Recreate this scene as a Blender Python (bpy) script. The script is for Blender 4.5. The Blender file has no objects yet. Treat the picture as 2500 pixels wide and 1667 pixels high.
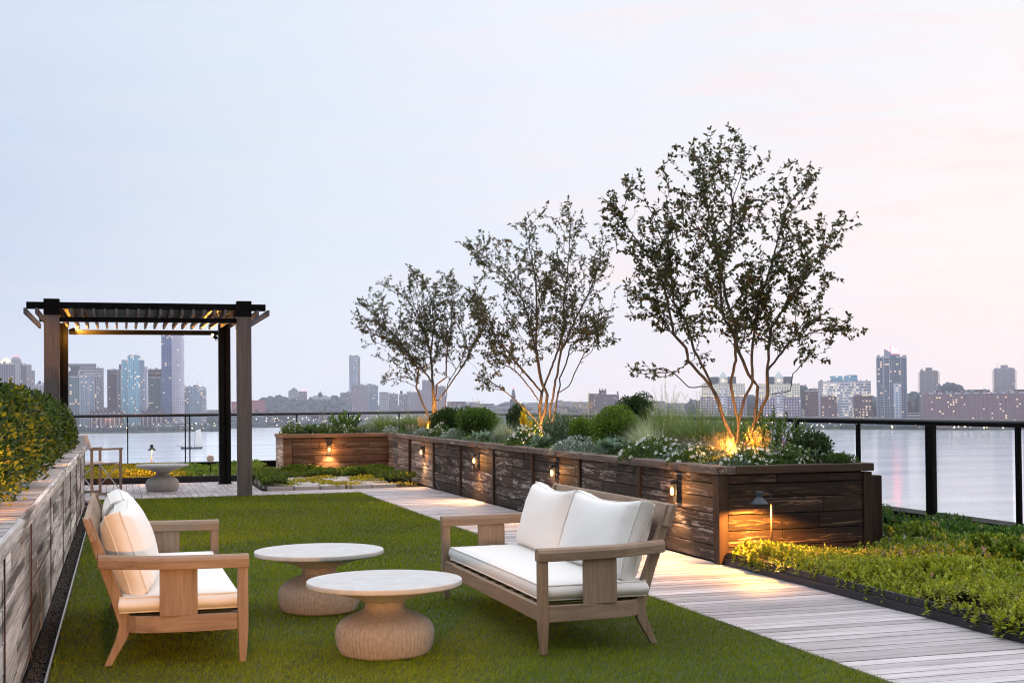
import bpy, bmesh, math, random
import numpy as np
from mathutils import Vector, Matrix, Euler
R = math.radians
rnd = random.Random(7)
rng = np.random.default_rng(7)
sc = bpy.context.scene
COL = sc.collection

# ------------------------------------------------------------------ helpers
def lin(h):
    h = h.lstrip('#'); o = []
    for i in (0, 2, 4):
        c = int(h[i:i+2], 16) / 255
        o.append(c / 12.92 if c <= .04045 else ((c + .055) / 1.055) ** 2.4)
    return (o[0], o[1], o[2], 1)

def tag(o, label=None, cat=None, group=None, kind=None):
    if label: o['label'] = label
    if cat: o['category'] = cat
    if group: o['group'] = group
    if kind: o['kind'] = kind
    return o

def thing(name, label, cat, loc=(0, 0, 0), rz=0, group=None):
    o = bpy.data.objects.new(name, None); COL.objects.link(o)
    o.location = loc; o.rotation_euler = (0, 0, rz); o.empty_display_size = .1
    return tag(o, label, cat, group)

def children(o): return [c for c in bpy.data.objects if c.parent == o]

def copy_tree(o, parent=None):
    c = o.copy(); COL.objects.link(c)
    if parent: c.parent = parent
    for ch in children(o): copy_tree(ch, c)
    return c

def mesh_arrays(name, V, F, C, mat, parent=None, smooth=False):
    V = np.asarray(V, np.float32); F = np.asarray(F, np.int32)
    me = bpy.data.meshes.new(name); n, k = F.shape
    me.vertices.add(len(V)); me.vertices.foreach_set('co', V.ravel())
    me.loops.add(n * k); me.loops.foreach_set('vertex_index', F.ravel())
    me.polygons.add(n); me.polygons.foreach_set('loop_start', np.arange(0, n * k, k, dtype=np.int32))
    me.update(calc_edges=True)
    a = me.color_attributes.new('Col', 'FLOAT_COLOR', 'POINT')
    C4 = np.ones((len(V), 4), np.float32); C4[:, :3] = C
    a.data.foreach_set('color', C4.ravel())
    if smooth: me.polygons.foreach_set('use_smooth', np.ones(n, bool))
    me.materials.append(mat)
    o = bpy.data.objects.new(name, me); COL.objects.link(o)
    if parent: o.parent = parent
    return o

class MB:
    def __init__(s): s.v = []; s.f = []; s.c = []
    def add(s, vs, fs, tone=(1, 1, 1)):
        if not hasattr(tone, '__len__'): tone = (tone,) * 3
        b = len(s.v); s.v += [tuple(v) for v in vs]; s.f += [tuple(b + i for i in f) for f in fs]
        s.c += [tone] * len(vs); return s
    def box(s, x0, x1, y0, y1, z0, z1, tone=1.0):
        vs = [(x0, y0, z0), (x1, y0, z0), (x1, y1, z0), (x0, y1, z0), (x0, y0, z1), (x1, y0, z1), (x1, y1, z1), (x0, y1, z1)]
        return s.add(vs, [(0, 3, 2, 1), (4, 5, 6, 7), (0, 1, 5, 4), (1, 2, 6, 5), (2, 3, 7, 6), (3, 0, 4, 7)], tone)
    def bar(s, p, q, w, h, up=(0, 0, 1), tone=1.0, w2=None, h2=None):
        p = Vector(p); q = Vector(q); d = (q - p).normalized(); u = Vector(up)
        if abs(d.dot(u)) > .98: u = Vector((1, 0, 0))
        r = d.cross(u).normalized(); u = r.cross(d).normalized()
        vs = []
        for c, ww, hh in ((p, w, h), (q, w2 or w, h2 or h)):
            for a, b in ((-1, -1), (1, -1), (1, 1), (-1, 1)): vs.append(c + r * (a * ww / 2) + u * (b * hh / 2))
        return s.add(vs, [(0, 1, 2, 3), (7, 6, 5, 4), (0, 4, 5, 1), (1, 5, 6, 2), (2, 6, 7, 3), (3, 7, 4, 0)], tone)
    def tube(s, pts, rad, n=8, tone=1.0, closed=False):
        pts = [Vector(p) for p in pts]; m = len(pts)
        if not hasattr(rad, '__len__'): rad = [rad] * m
        vs = []
        for i, p in enumerate(pts):
            a = pts[(i - 1) % m] if closed or i > 0 else p; b = pts[(i + 1) % m] if closed or i < m - 1 else p
            d = (b - a).normalized(); u = Vector((0, 0, 1)) if abs(d.z) < .9 else Vector((1, 0, 0))
            r = d.cross(u).normalized(); u = r.cross(d)
            for k in range(n):
                t = 2 * math.pi * k / n; vs.append(p + (r * math.cos(t) + u * math.sin(t)) * rad[i])
        fs = []
        for i in range(m if closed else m - 1):
            j = (i + 1) % m
            for k in range(n): fs.append((i * n + k, i * n + (k + 1) % n, j * n + (k + 1) % n, j * n + k))
        if not closed: fs += [tuple(range(n))[::-1], tuple((m - 1) * n + k for k in range(n))]
        return s.add(vs, fs, tone)
    def lathe(s, prof, c=(0, 0, 0), n=48, tone=1.0, fl=None):
        vs = []
        for r, z in prof:
            for k in range(n):
                t = 2 * math.pi * k / n; rr = r * (fl(k, r, z) if fl else 1)
                vs.append((c[0] + rr * math.cos(t), c[1] + rr * math.sin(t), c[2] + z))
        fs = []
        for i in range(len(prof) - 1):
            for k in range(n): fs.append((i * n + k, i * n + (k + 1) % n, (i + 1) * n + (k + 1) % n, (i + 1) * n + k))
        if prof[0][0] > 1e-4: fs.append(tuple(range(n))[::-1])
        if prof[-1][0] > 1e-4: fs.append(tuple((len(prof) - 1) * n + k for k in range(n)))
        return s.add(vs, fs, tone)
    def prism(s, poly, z0, z1, tone=1.0):
        n = len(poly)
        vs = [(x, y, z0) for x, y in poly] + [(x, y, z1) for x, y in poly]
        return s.add(vs, [tuple(range(n))[::-1], tuple(range(n, 2 * n))] + [(i, (i + 1) % n, n + (i + 1) % n, n + i) for i in range(n)], tone)
    def build(s, name, mat, parent=None, smooth=False, bevel=0, off=None, seg=2):
        me = bpy.data.meshes.new(name)
        vs = s.v if off is None else [(v[0] - off[0], v[1] - off[1], v[2] - off[2]) for v in s.v]
        me.from_pydata(vs, [], s.f); me.update()
        a = me.color_attributes.new('Col', 'FLOAT_COLOR', 'POINT')
        a.data.foreach_set('color', np.array([(c[0], c[1], c[2], 1) for c in s.c], np.float32).ravel())
        bm = bmesh.new(); bm.from_mesh(me); bmesh.ops.recalc_face_normals(bm, faces=bm.faces); bm.to_mesh(me); bm.free()
        if smooth:
            for p in me.polygons: p.use_smooth = True
        me.materials.append(mat)
        o = bpy.data.objects.new(name, me); COL.objects.link(o)
        if parent: o.parent = parent
        if bevel:
            b = o.modifiers.new('bevel', 'BEVEL'); b.width = bevel; b.segments = seg; b.limit_method = 'ANGLE'; b.angle_limit = R(40)
        return o

class NT:
    def __init__(s, tree): s.t = tree
    def __call__(s, typ, ins=None, **props):
        n = s.t.nodes.new('ShaderNode' + typ)
        for k, v in props.items(): setattr(n, k, v)
        for k, v in (ins or {}).items():
            if isinstance(v, bpy.types.NodeSocket): s.t.links.new(v, n.inputs[k])
            else: n.inputs[k].default_value = v
        return n
    def math(s, op, a, b=0.0, c=None):
        d = {0: a, 1: b}
        if c is not None: d[2] = c
        return s('Math', d, operation=op).outputs[0]
    def mix(s, f, a, b, bt='MIX'): return s('Mix', {0: f, 6: a, 7: b}, data_type='RGBA', blend_type=bt).outputs[2]
    def ramp(s, f, stops, interp='LINEAR'):
        n = s('ValToRGB', {0: f}); e = n.color_ramp.elements; n.color_ramp.interpolation = interp
        while len(e) < len(stops): e.new(.5)
        for i, (p, c) in enumerate(stops):
            e[i].position = p; e[i].color = c if hasattr(c, '__len__') else (c, c, c, 1)
        return n.outputs[0]
    def noise(s, vec, scale, detail=3, rough=.55, dist=0):
        return s('TexNoise', {'Vector': vec, 'Scale': scale, 'Detail': detail, 'Roughness': rough, 'Distortion': dist}).outputs[0]
    def vmap(s, vec, scale=(1, 1, 1), loc=(0, 0, 0)): return s('Mapping', {0: vec, 1: loc, 3: scale}).outputs[0]

def newmat(name):
    m = bpy.data.materials.new(name); m.use_nodes = True; m.node_tree.nodes.clear()
    return m, NT(m.node_tree)
def fin(N, sh, vol=None, disp=None):
    o = N('OutputMaterial'); N.t.links.new(sh, o.inputs[0])
def bump(N, h, st=.3, dist=.01): return N('Bump', {'Height': h, 'Strength': st, 'Distance': dist}).outputs[0]

def m_wood(name, dark, light, axis='Y', fleck=None, famt=.5, rough=.75, grain=34, bstr=.35, stain=None):
    """weathered timber: grain along axis, per-board tone from Col, optional pale paint flecks with hard edges"""
    m, N = newmat(name)
    oc = N('TexCoord').outputs['Object']; col = N('Attribute', attribute_name='Col').outputs['Color']
    off = N.mix(1.0, oc, N.vmap(col, (37, 53, 71)), 'ADD')
    sx = {'X': (.06, 1, 1), 'Y': (1, .06, 1), 'Z': (1, 1, .06)}[axis]
    v = N.vmap(off, sx)
    g = N.noise(v, grain, 5, .65, .4); g2 = N.noise(v, grain * .22, 3, .6, .8)
    f = N.math('ADD', N.math('MULTIPLY', g, .6), N.math('MULTIPLY', g2, .5))
    c = N.ramp(f, [(.33, dark), (.75, light)])
    if fleck:
        st_ = .09 if famt < .9 else .03; sf = {'X': (st_, 1, 1), 'Y': (1, st_, 1), 'Z': (1, 1, st_)}[axis]
        a = N.noise(N.vmap(off, sf), 26, 6, .78, 1.0); b = N.noise(N.vmap(off, sf), 4.5, 3, .6)
        mk = N.math('MULTIPLY', N.ramp(a, [(.56 - .08 * famt, 0.0), (.61 - .06 * famt, 1.0)]), N.ramp(b, [(.47 - .1 * famt, 0.0), (.6, 1.0)]))
        c = N.mix(N.math('MULTIPLY', mk, .85), c, fleck)
    if stain:
        s2 = N.noise(N.vmap(off, {'X': (.05, 1, 1), 'Y': (1, .05, 1), 'Z': (1, 1, .05)}[axis]), 7.5, 5, .65)
        c = N.mix(N.ramp(s2, [(.5, 0.0), (.6, .85)]), c, stain)
    tone = N('Attribute', attribute_name='Col').outputs['Fac']
    c = N.mix(1.0, c, N('CombineColor', {0: tone, 1: tone, 2: tone}).outputs[0], 'MULTIPLY')
    b = N('BsdfPrincipled', {'Base Color': c, 'Roughness': rough, 'Specular IOR Level': .2, 'Normal': bump(N, f, bstr, .006)})
    fin(N, b.outputs[0]); return m

def m_plain(name, col, rough=.5, metal=0, var=.08, scale=12, bs=0, spec=.5, coat=0):
    m, N = newmat(name); oc = N('TexCoord').outputs['Object']
    n = N.noise(oc, scale, 4, .6)
    c = N.mix(1.0, col, N.ramp(n, [(.25, 1 - var), (.75, 1.0)]), 'MULTIPLY')
    d = {'Base Color': c, 'Roughness': rough, 'Metallic': metal, 'Specular IOR Level': spec}
    if bs: d['Normal'] = bump(N, N.noise(oc, scale * 6, 3), bs, .004)
    fin(N, N('BsdfPrincipled', d).outputs[0]); return m

def m_emit(name, col, st):
    m, N = newmat(name); fin(N, N('Emission', {0: col, 1: st}).outputs[0]); return m

def m_leaf(name, trans=.3, rough=.45, spec=.35):
    m, N = newmat(name); c = N('Attribute', attribute_name='Col').outputs['Color']
    b = N('BsdfPrincipled', {'Base Color': c, 'Roughness': rough, 'Specular IOR Level': spec}).outputs[0]
    t = N('BsdfTranslucent', {0: N.mix(1.0, c, (1.1, 1.05, .7, 1), 'MULTIPLY')}).outputs[0]
    fin(N, N('MixShader', {0: trans, 1: b, 2: t}).outputs[0]); return m

# ------------------------------------------------------------------ materials
W_PL = m_wood('planter_timber', lin('#191514'), lin('#4d3f37'), 'Y', lin('#b3a79e'), .5, bstr=.7)
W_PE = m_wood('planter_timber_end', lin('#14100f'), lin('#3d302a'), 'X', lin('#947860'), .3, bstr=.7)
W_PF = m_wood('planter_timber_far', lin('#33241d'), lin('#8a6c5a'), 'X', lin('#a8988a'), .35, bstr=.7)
W_PK = m_wood('planter_timber_pale', lin('#4a3f3b'), lin('#85776f'), 'Y', lin('#cfc6bd'), .9)  # paler timber; light on these boards is partly put into the colour
W_PV = m_wood('planter_batten', lin('#261c17'), lin('#4b3a2f'), 'Z', None)
W_CAP = m_wood('planter_cap', lin('#40352f'), lin('#7c6c61'), 'Y', lin('#b5a79b'), .2)
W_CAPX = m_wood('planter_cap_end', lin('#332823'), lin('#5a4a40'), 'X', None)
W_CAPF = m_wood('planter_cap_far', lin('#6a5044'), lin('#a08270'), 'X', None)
W_WALL = m_wood('wall_boards', lin('#6c6664'), lin('#cbc6c4'), 'Y', lin('#e8e4e2'), 1.0, stain=lin('#2c2624'), bstr=.9)
W_WCAP = m_wood('wall_cap', lin('#454240'), lin('#c2bcba'), 'X', lin('#e0dbd8'), .8, grain=60, bstr=1.0, stain=lin('#2c2a2a'))
W_DECK = m_wood('deck_boards_wood', lin('#8f8788'), lin('#d8d1d2'), 'X', None, grain=46, bstr=.15, rough=.55)
W_DECKY = m_wood('deck_boards_wood_long', lin('#8f8788'), lin('#d8d1d2'), 'Y', None, grain=46, bstr=.15, rough=.55)
TK = (lin('#75614f'), lin('#a38c77'))
W_TX, W_TY, W_TZ = (m_wood('teak_' + a.lower(), TK[0], TK[1], a, None, grain=60, bstr=.12, rough=.6) for a in 'XYZ')
W_POST = m_wood('grey_post_wood', lin('#4c4848'), lin('#746d6b'), 'Z', None, grain=40, bstr=.15)
W_SLAT = m_wood('slat_wood', lin('#48464a'), lin('#6d696c'), 'Y', None, grain=50, bstr=.1)
STEEL = m_plain('black_steel', lin('#0e0d0e'), .5, .0, .2, spec=.12)
BLACKP = m_plain('black_paint', lin('#08080a'), .55, 0, .15, spec=.07)
RAILM = m_plain('rail_metal', lin('#4b4a4e'), .28, .9, .2)
RUST = m_plain('rusty_strip', lin('#5a3a30'), .8, .2, .4, 20)
KERB = m_plain('kerb_steel', lin('#26262c'), .45, .3, .25, 6)
LAMPM = m_plain('lamp_grey', lin('#31363d'), .45, .2, .15)
POSTB = m_plain('bronze_post', lin('#6a5a48'), .4, .5, .15)
BULB = m_emit('warm_bulb', (1, .45, .11, 1), 11)
BULBS = m_emit('warm_bulb_small', (1, .48, .13, 1), 40)
SOIL = m_plain('soil_dark', lin('#2a211b'), .95, 0, .5, 30, .6)
GRAVM = m_plain('gravel_stone', lin('#4b4644'), .9, 0, .5, 60)
STONE = m_plain('paver_stone', lin('#b9b3ae'), .8, 0, .15, 9, .15)
ROOFM = m_plain('roof_slab', lin('#3a3836'), .9, 0, .3, 5)
CONC_TOP = m_plain('concrete_top', lin('#c4c3c0'), .6, 0, .25, 14, .12)
CONC = m_plain('concrete_base', lin('#aaa39c'), .9, 0, .35, 40, .5)
LEAF = m_leaf('leaf_surface', .3, .5, .2)
TURF = m_leaf('turf_blade', .2, .7, .08)
PETAL = m_leaf('petal_surface', .25, .6, .2)
TREELEAF = m_leaf('tree_leaf', .22, .5, .25)
WHITEP = m_plain('white_plastic', lin('#d4d2cf'), .5, 0, .05)
ALU = m_plain('brushed_aluminium', lin('#b9babc'), .35, .8, .1)
CHAIRF = m_plain('chair_taupe', lin('#827668'), .5, .1, .12)
SLING = m_plain('chair_sling', lin('#cfcac6'), .8, 0, .06, 40, .1)

def mk_bark():
    m, N = newmat('bark'); oc = N('TexCoord').outputs['Object']
    n = N.noise(N.vmap(oc, (1, 1, .25)), 60, 4, .6); c = N.ramp(n, [(.3, lin('#2c2520')), (.7, lin('#554a42'))])
    fin(N, N('BsdfPrincipled', {'Base Color': c, 'Roughness': .8, 'Normal': bump(N, n, .4, .004)}).outputs[0]); return m
BARK = mk_bark()

def mk_fabric():
    m, N = newmat('cream_fabric'); oc = N('TexCoord').outputs['Object']
    w = N.math('ADD', N.noise(N.vmap(oc, (1, 1, 14)), 60, 2), N.noise(N.vmap(oc, (14, 14, 1)), 60, 2))
    n = N.noise(oc, 5, 3, .5)
    c = N.mix(N.ramp(w, [(.35, 0.0), (.7, 1.0)]), lin('#d0cac2'), lin('#e4e0da'))
    h = N.math('ADD', N.math('MULTIPLY', w, .15), n)
    fin(N, N('BsdfPrincipled', {'Base Color': c, 'Roughness': .9, 'Sheen Weight': .15, 'Normal': bump(N, h, .35, .02)}).outputs[0]); return m
FABRIC = mk_fabric()

def mk_water():
    m, N = newmat('river_water'); oc = N('TexCoord').outputs['Object']
    a = N.noise(N.vmap(oc, (.02, .05, 1)), 1.0, 4, .6); b = N.noise(N.vmap(oc, (.16, .3, 1)), 1.0, 3, .6)
    c = N.noise(N.vmap(oc, (.004, .02, 1)), 1.0, 3, .6)
    h = N.math('ADD', N.math('MULTIPLY', a, 1.4), N.math('MULTIPLY', b, .35))
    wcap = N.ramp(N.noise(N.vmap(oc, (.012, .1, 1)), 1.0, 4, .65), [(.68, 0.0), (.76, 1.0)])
    col = N.mix(wcap, N.mix(N.ramp(c, [(.35, 0.0), (.65, 1.0)]), lin('#c0c8d6'), lin('#e2e5ec')), lin('#f0f2f4'))  # pale body colour stands in for sky reflection, whitecaps on top
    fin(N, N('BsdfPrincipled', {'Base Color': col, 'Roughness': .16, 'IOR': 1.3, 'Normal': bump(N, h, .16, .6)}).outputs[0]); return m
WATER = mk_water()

def mk_glass():
    m, N = newmat('railing_glass')
    f = N('Fresnel', {0: 1.45}).outputs[0]
    g = N('BsdfGlossy', {0: (.9, .95, 1, 1), 1: .02}).outputs[0]; t = N('BsdfTransparent', {0: (.985, .99, .99, 1)}).outputs[0]
    fin(N, N('MixShader', {0: N.math('MULTIPLY', f, .3), 1: t, 2: g}).outputs[0]); return m
GLASS = mk_glass()

def mk_land():
    m, N = newmat('far_land'); oc = N('TexCoord').outputs['Object']
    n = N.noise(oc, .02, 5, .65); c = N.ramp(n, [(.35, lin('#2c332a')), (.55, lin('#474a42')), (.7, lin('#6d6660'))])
    fin(N, N('BsdfPrincipled', {'Base Color': c, 'Roughness': .95}).outputs[0]); return m
LAND = mk_land()
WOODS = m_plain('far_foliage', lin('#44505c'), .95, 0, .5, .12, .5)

def m_facade(name, wall, glass, sx=3.5, sz=3.3, fx=.55, fz=.5, lit=.12, band=None, litst=2.2, litcol=(1, .72, .42, 1), grough=.25, seed=0):
    """wall with a real window grid: window cells from object-space position, some lit at random"""
    m, N = newmat(name); tc = N('TexCoord'); oc = tc.outputs['Object']
    sep = N('SeparateXYZ', {0: oc}); nor = N('SeparateXYZ', {0: tc.outputs['Normal']})
    side = N.math('GREATER_THAN', N.math('ABSOLUTE', nor.outputs[0]), .6)
    top = N.math('LESS_THAN', N.math('ABSOLUTE', nor.outputs[2]), .6)
    u = N.math('ADD', N.math('MULTIPLY', sep.outputs[1], side), N.math('MULTIPLY', sep.outputs[0], N.math('SUBTRACT', 1.0, side)))
    cu = N.math('DIVIDE', u, sx); cz = N.math('DIVIDE', sep.outputs[2], sz)
    du = N.math('ABSOLUTE', N.math('SUBTRACT', N.math('FRACT', cu), .5)); dz = N.math('ABSOLUTE', N.math('SUBTRACT', N.math('FRACT', cz), .5))
    win = N.math('MULTIPLY', N.math('LESS_THAN', du, fx / 2), N.math('LESS_THAN', dz, fz / 2))
    win = N.math('MULTIPLY', win, top)
    idv = N('CombineXYZ', {0: N.math('FLOOR', cu), 1: N.math('FLOOR', cz), 2: N.math('ADD', side, float(seed))}).outputs[0]
    wn = N('TexWhiteNoise', {0: idv}, noise_dimensions='3D'); r = wn.outputs[0]; rc = wn.outputs[1]
    cl = N.ramp(N.noise(N.vmap(oc, (1, 1, .7)), .06, 2), [(.4, .15), (.66, 1.8)]); on = N.math('MULTIPLY', N.math('LESS_THAN', r, N.math('MULTIPLY', cl, lit)), win)
    wc = N.mix(N.ramp(N.noise(oc, .05, 3), [(.3, 0.0), (.7, .35)]), wall, N.mix(1.0, wall, (.8, .8, .82, 1), 'MULTIPLY'))
    if band: wc = N.mix(N.math('GREATER_THAN', dz, .5 - band[1] / 2), wc, band[0])
    gc = N.mix(N('SeparateColor', {0: rc}).outputs[1], glass, N.mix(1.0, glass, (1.7, 1.7, 1.7, 1), 'MULTIPLY'))
    c = N.mix(win, wc, gc)
    rgh = N.math('SUBTRACT', .8, N.math('MULTIPLY', win, .8 - grough))
    b = N('BsdfPrincipled', {'Base Color': c, 'Roughness': rgh, 'Emission Color': litcol, 'Emission Strength': N.math('MULTIPLY', N.math('MULTIPLY', on, N.math('ADD', .35, N('SeparateColor', {0: rc}).outputs[0])), litst)})
    fin(N, b.outputs[0]); return m

# ------------------------------------------------------------------ world, sun, camera
world = bpy.data.worlds.new('World'); sc.world = world; world.use_nodes = True
wt = world.node_tree; wt.nodes.clear(); N = NT(wt)
dirv = N('TexCoord').outputs['Generated']; sp = N('SeparateXYZ', {0: dirv})
a = N.math('ADD', N.math('MULTIPLY', sp.outputs[0], .958), N.math('MULTIPLY', sp.outputs[1], -.2868))
wob = N.noise(N.vmap(dirv, (2.2, 2.2, 7)), 1.6, 4, .55)
t = N.math('ADD', N.math('MULTIPLY_ADD', a, 1.25, .5), N.math('MULTIPLY_ADD', wob, .24, -.12))
low = N.ramp(t, [(.04, lin('#d0d9ec')), (.3, lin('#dfe4f0')), (.5, lin('#e2e4f0')), (.93, lin('#f2e7eb'))])
mid = N.ramp(t, [(.04, lin('#c3d1e8')), (.3, lin('#dae3f1')), (.5, lin('#e3e8f4')), (.76, lin('#efecf2')), (.97, lin('#fdefed'))])
high = N.ramp(t, [(.04, lin('#cddbef')), (.3, lin('#dce6f4')), (.5, lin('#e8edf8')), (.93, lin('#f1f0f5'))])
zen = N.ramp(t, [(.0, lin('#dfe8f6')), (1, lin('#f3f1f6'))])
el = N.math('ADD', sp.outputs[2], N.math('MULTIPLY_ADD', N.noise(N.vmap(dirv, (1.5, 1.5, 9)), 2.3, 5, .6), .05, -.025))
c = N.mix(N.ramp(el, [(.035, 0.0), (.11, 1.0)]), low, mid)
c = N.mix(N.ramp(el, [(.13, 0.0), (.27, 1.0)]), c, high)
c = N.mix(N.ramp(el, [(.32, 0.0), (.75, 1.0)]), c, N.mix(1.0, zen, (2.4, 2.4, 2.4, 1), 'MULTIPLY'))
wisp = N.noise(N.vmap(dirv, (2, 2, 16)), 3.0, 6, .62, .6)
wmask = N.math('MULTIPLY', N.ramp(wisp, [(.46, 0.0), (.7, .75)]), N.ramp(t, [(.3, .15), (.75, 1.0)]))
c = N.mix(wmask, c, lin('#f9e6e6'))
back = N.math('ADD', N.math('MULTIPLY', sp.outputs[0], -.35), N.math('MULTIPLY', sp.outputs[1], -.94))
dusk = N.ramp(back, [(.05, 1.0), (.75, .52)])  # the sky opposite the sunset is the darker half
bg = N('Background', {0: c, 1: N.math('MULTIPLY', dusk, 1.04)})
sky = N('TexSky', sky_type='NISHITA', sun_disc=False, sun_elevation=R(6), sun_rotation=R(62), air_density=1.2, dust_density=2.0)
bg2 = N('Background', {0: sky.outputs[0], 1: .006})
add = N('AddShader', {0: bg.outputs[0], 1: bg2.outputs[0]})
wt.links.new(add.outputs[0], N('OutputWorld').inputs[0])

sd = bpy.data.lights.new('sun', 'SUN'); sd.energy = .7; sd.angle = R(18); sd.color = (1, .86, .8)
so = bpy.data.objects.new('sun', sd); COL.objects.link(so)
so.rotation_euler = Vector((-math.sin(R(62)) * math.cos(R(14)), -math.cos(R(62)) * math.cos(R(14)), -math.sin(R(14)))).to_track_quat('-Z', 'Y').to_euler()

YAW = math.atan(958 / 3200); PIT = R(1.0); ROL = R(.55)
fw = Vector((math.sin(YAW), math.cos(YAW), 0)); rt = Vector((math.cos(YAW), -math.sin(YAW), 0)); up = Vector((0, 0, 1))
f2 = fw * math.cos(PIT) + up * math.sin(PIT); u2 = up * math.cos(PIT) - fw * math.sin(PIT)
r3 = rt * math.cos(ROL) - u2 * math.sin(ROL); u3 = u2 * math.cos(ROL) + rt * math.sin(ROL)
cd = bpy.data.cameras.new('camera'); cam = bpy.data.objects.new('camera', cd); COL.objects.link(cam); sc.camera = cam
cd.lens = 3200 / 2500 * 36; cd.sensor_width = 36; cd.shift_y = .03746; cd.clip_start = .05; cd.clip_end = 12000
M = Matrix((r3, u3, -f2)).transposed().to_4x4(); M.translation = (0, 0, 1.3); cam.matrix_world = M

sc.view_settings.view_transform = 'Standard'; sc.view_settings.look = 'None'; sc.view_settings.exposure = 0; sc.view_settings.gamma = 1
cy = sc.cycles; cy.use_denoising = True; cy.use_adaptive_sampling = False; cy.denoising_prefilter = 'ACCURATE'; cy.max_bounces = 6; cy.diffuse_bounces = 3; cy.glossy_bounces = 3; cy.transparent_max_bounces = 16
cy.volume_bounces = 2; cy.pixel_filter_type = 'BLACKMAN_HARRIS'; cy.filter_width = 1.1; cy.sample_clamp_indirect = 4; cy.caustics_reflective = False; cy.caustics_refractive = False

def lamp(kind, loc, energy, col=(1, .55, .2), to=None, size=100, blend=.6, rad=.02, parent=None):
    l = bpy.data.lights.new('lamp_light', kind); l.energy = energy; l.color = col; l.shadow_soft_size = rad
    if kind == 'SPOT': l.spot_size = R(size); l.spot_blend = blend
    o = bpy.data.objects.new('lamp_light', l); COL.objects.link(o); o.location = loc
    if to is not None: o.rotation_euler = (Vector(to) - Vector(loc)).to_track_quat('-Z', 'Y').to_euler()
    if parent: o.parent = parent
    return o
# ------------------------------------------------------------------ terrace setting
def struct(mb, name, mat, **k):
    o = mb.build(name, mat, **k); o['kind'] = 'structure'; return o
struct(MB().box(-6, 7.62, -8, 28.0, -3.0, -.06), 'roof', ROOFM)
struct(MB().box(-.33, 3.4, -1, 19.25, -.055, -.008), 'lawn_base', m_plain('turf_backing', lin('#39441a'), .95, 0, .4, 30))

def boards_run(mb, axis, x0, x1, y0, y1, wid=.1, gap=.006, z=0.0, joints=None):
    """boards laid along axis; tone differs per board"""
    if axis == 'X':
        y = y0
        while y < y1 - .01:
            e = min(y + wid - gap, y1); cuts = [x0] + [j for j in (joints or []) if x0 < j < x1] + [x1]
            for p, q in zip(cuts, cuts[1:]): mb.box(p + .001, q - .001, y, e, z - .028, z + rnd.uniform(-.0012, .0012), rnd.uniform(.58, 1.06))
            y += wid
    else:
        x = x0
        while x < x1 - .01:
            e = min(x + wid - gap, x1); sh = 0
            cuts = [y0] + [j + sh for j in (joints or []) if y0 < j + sh < y1] + [y1]
            for p, q in zip(cuts, cuts[1:]): mb.box(x, e, p + .002, q - .002, z - .028, z + rnd.uniform(-.0008, .0008), rnd.uniform(.76, 1.06))
            x += wid
    return mb
pk = boards_run(MB(), 'X', 3.4, 4.585, .5, 20.1, .108, gap=.009)
struct(pk, 'deck_path', W_DECK)
pd = boards_run(MB(), 'Y', -2.4, 2.06, 19.25, 22.9, .1, joints=[19.9, 20.55, 21.2, 21.85, 22.5])
pd.box(-2.4, 2.06, 19.25, 22.9, -.05, -.032, .4)
struct(pd, 'pergola_deck', W_DECKY)
ps = boards_run(MB(), 'X', 2.066, 3.395, 19.25, 20.1, .14, joints=[2.9])
struct(ps, 'deck_strip', W_DECK)
struct(MB().box(3.3, 4.6, -1, 20.1, -.055, -.034), 'deck_joists', ROOFM)
struct(MB().box(2.066, 4.7, 20.1, 23.44, -.05, -.012).box(-4, 7.35, 23.1, 27.45, -.05, .03).box(4.63, 7.35, -1, 13.5, -.05, .03).box(6.2, 7.35, 13.5, 23.1, -.05, .03), 'planting_soil', SOIL)
struct(MB().box(-.445, -.345, -1, 18.2, -.055, -.02), 'gravel_strip', SOIL)
# pebbles of the gravel strip
def pebbles():
    n = 2600; V = []; F = []; Cc = []
    P = np.stack([rng.uniform(-.435, -.352, n), 5 + 13.0 * rng.random(n) ** 1.6, rng.uniform(-.022, -.008, n)], 1)
    base = np.array([(1, 0, 0), (-1, 0, 0), (0, 1, 0), (0, -1, 0), (0, 0, 1), (0, 0, -1)], float)
    tri = np.array([(0, 2, 4), (2, 1, 4), (1, 3, 4), (3, 0, 4), (2, 0, 5), (1, 2, 5), (3, 1, 5), (0, 3, 5)])
    r = rng.uniform(.005, .011, (n, 1, 1)); ang = rng.uniform(0, 6.28, n)
    rot = np.zeros((n, 3, 3)); rot[:, 0, 0] = np.cos(ang); rot[:, 0, 1] = -np.sin(ang); rot[:, 1, 0] = np.sin(ang); rot[:, 1, 1] = np.cos(ang); rot[:, 2, 2] = .7
    V = (base[None] * rng.uniform(.7, 1.3, (n, 6, 1)) * r) @ rot.transpose(0, 2, 1) + P[:, None]
    F = tri[None] + (np.arange(n) * 6)[:, None, None]; t = np.repeat(rng.uniform(.4, 1.2, (n, 1)), 6, 0)
    o = mesh_arrays('gravel', V.reshape(-1, 3), F.reshape(-1, 3), np.repeat(t, 3, 1), GRAVM)
    tag(o, 'dark gravel along the foot of the weathered timber wall', 'gravel', kind='stuff')
pebbles()
e = MB().box(-.345, -.336, -1, 18.6, -.055, .016)
tag(e.build('lawn_edging', ALU), 'thin metal edging strip between the lawn and the gravel at the left wall', 'edging')

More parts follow.
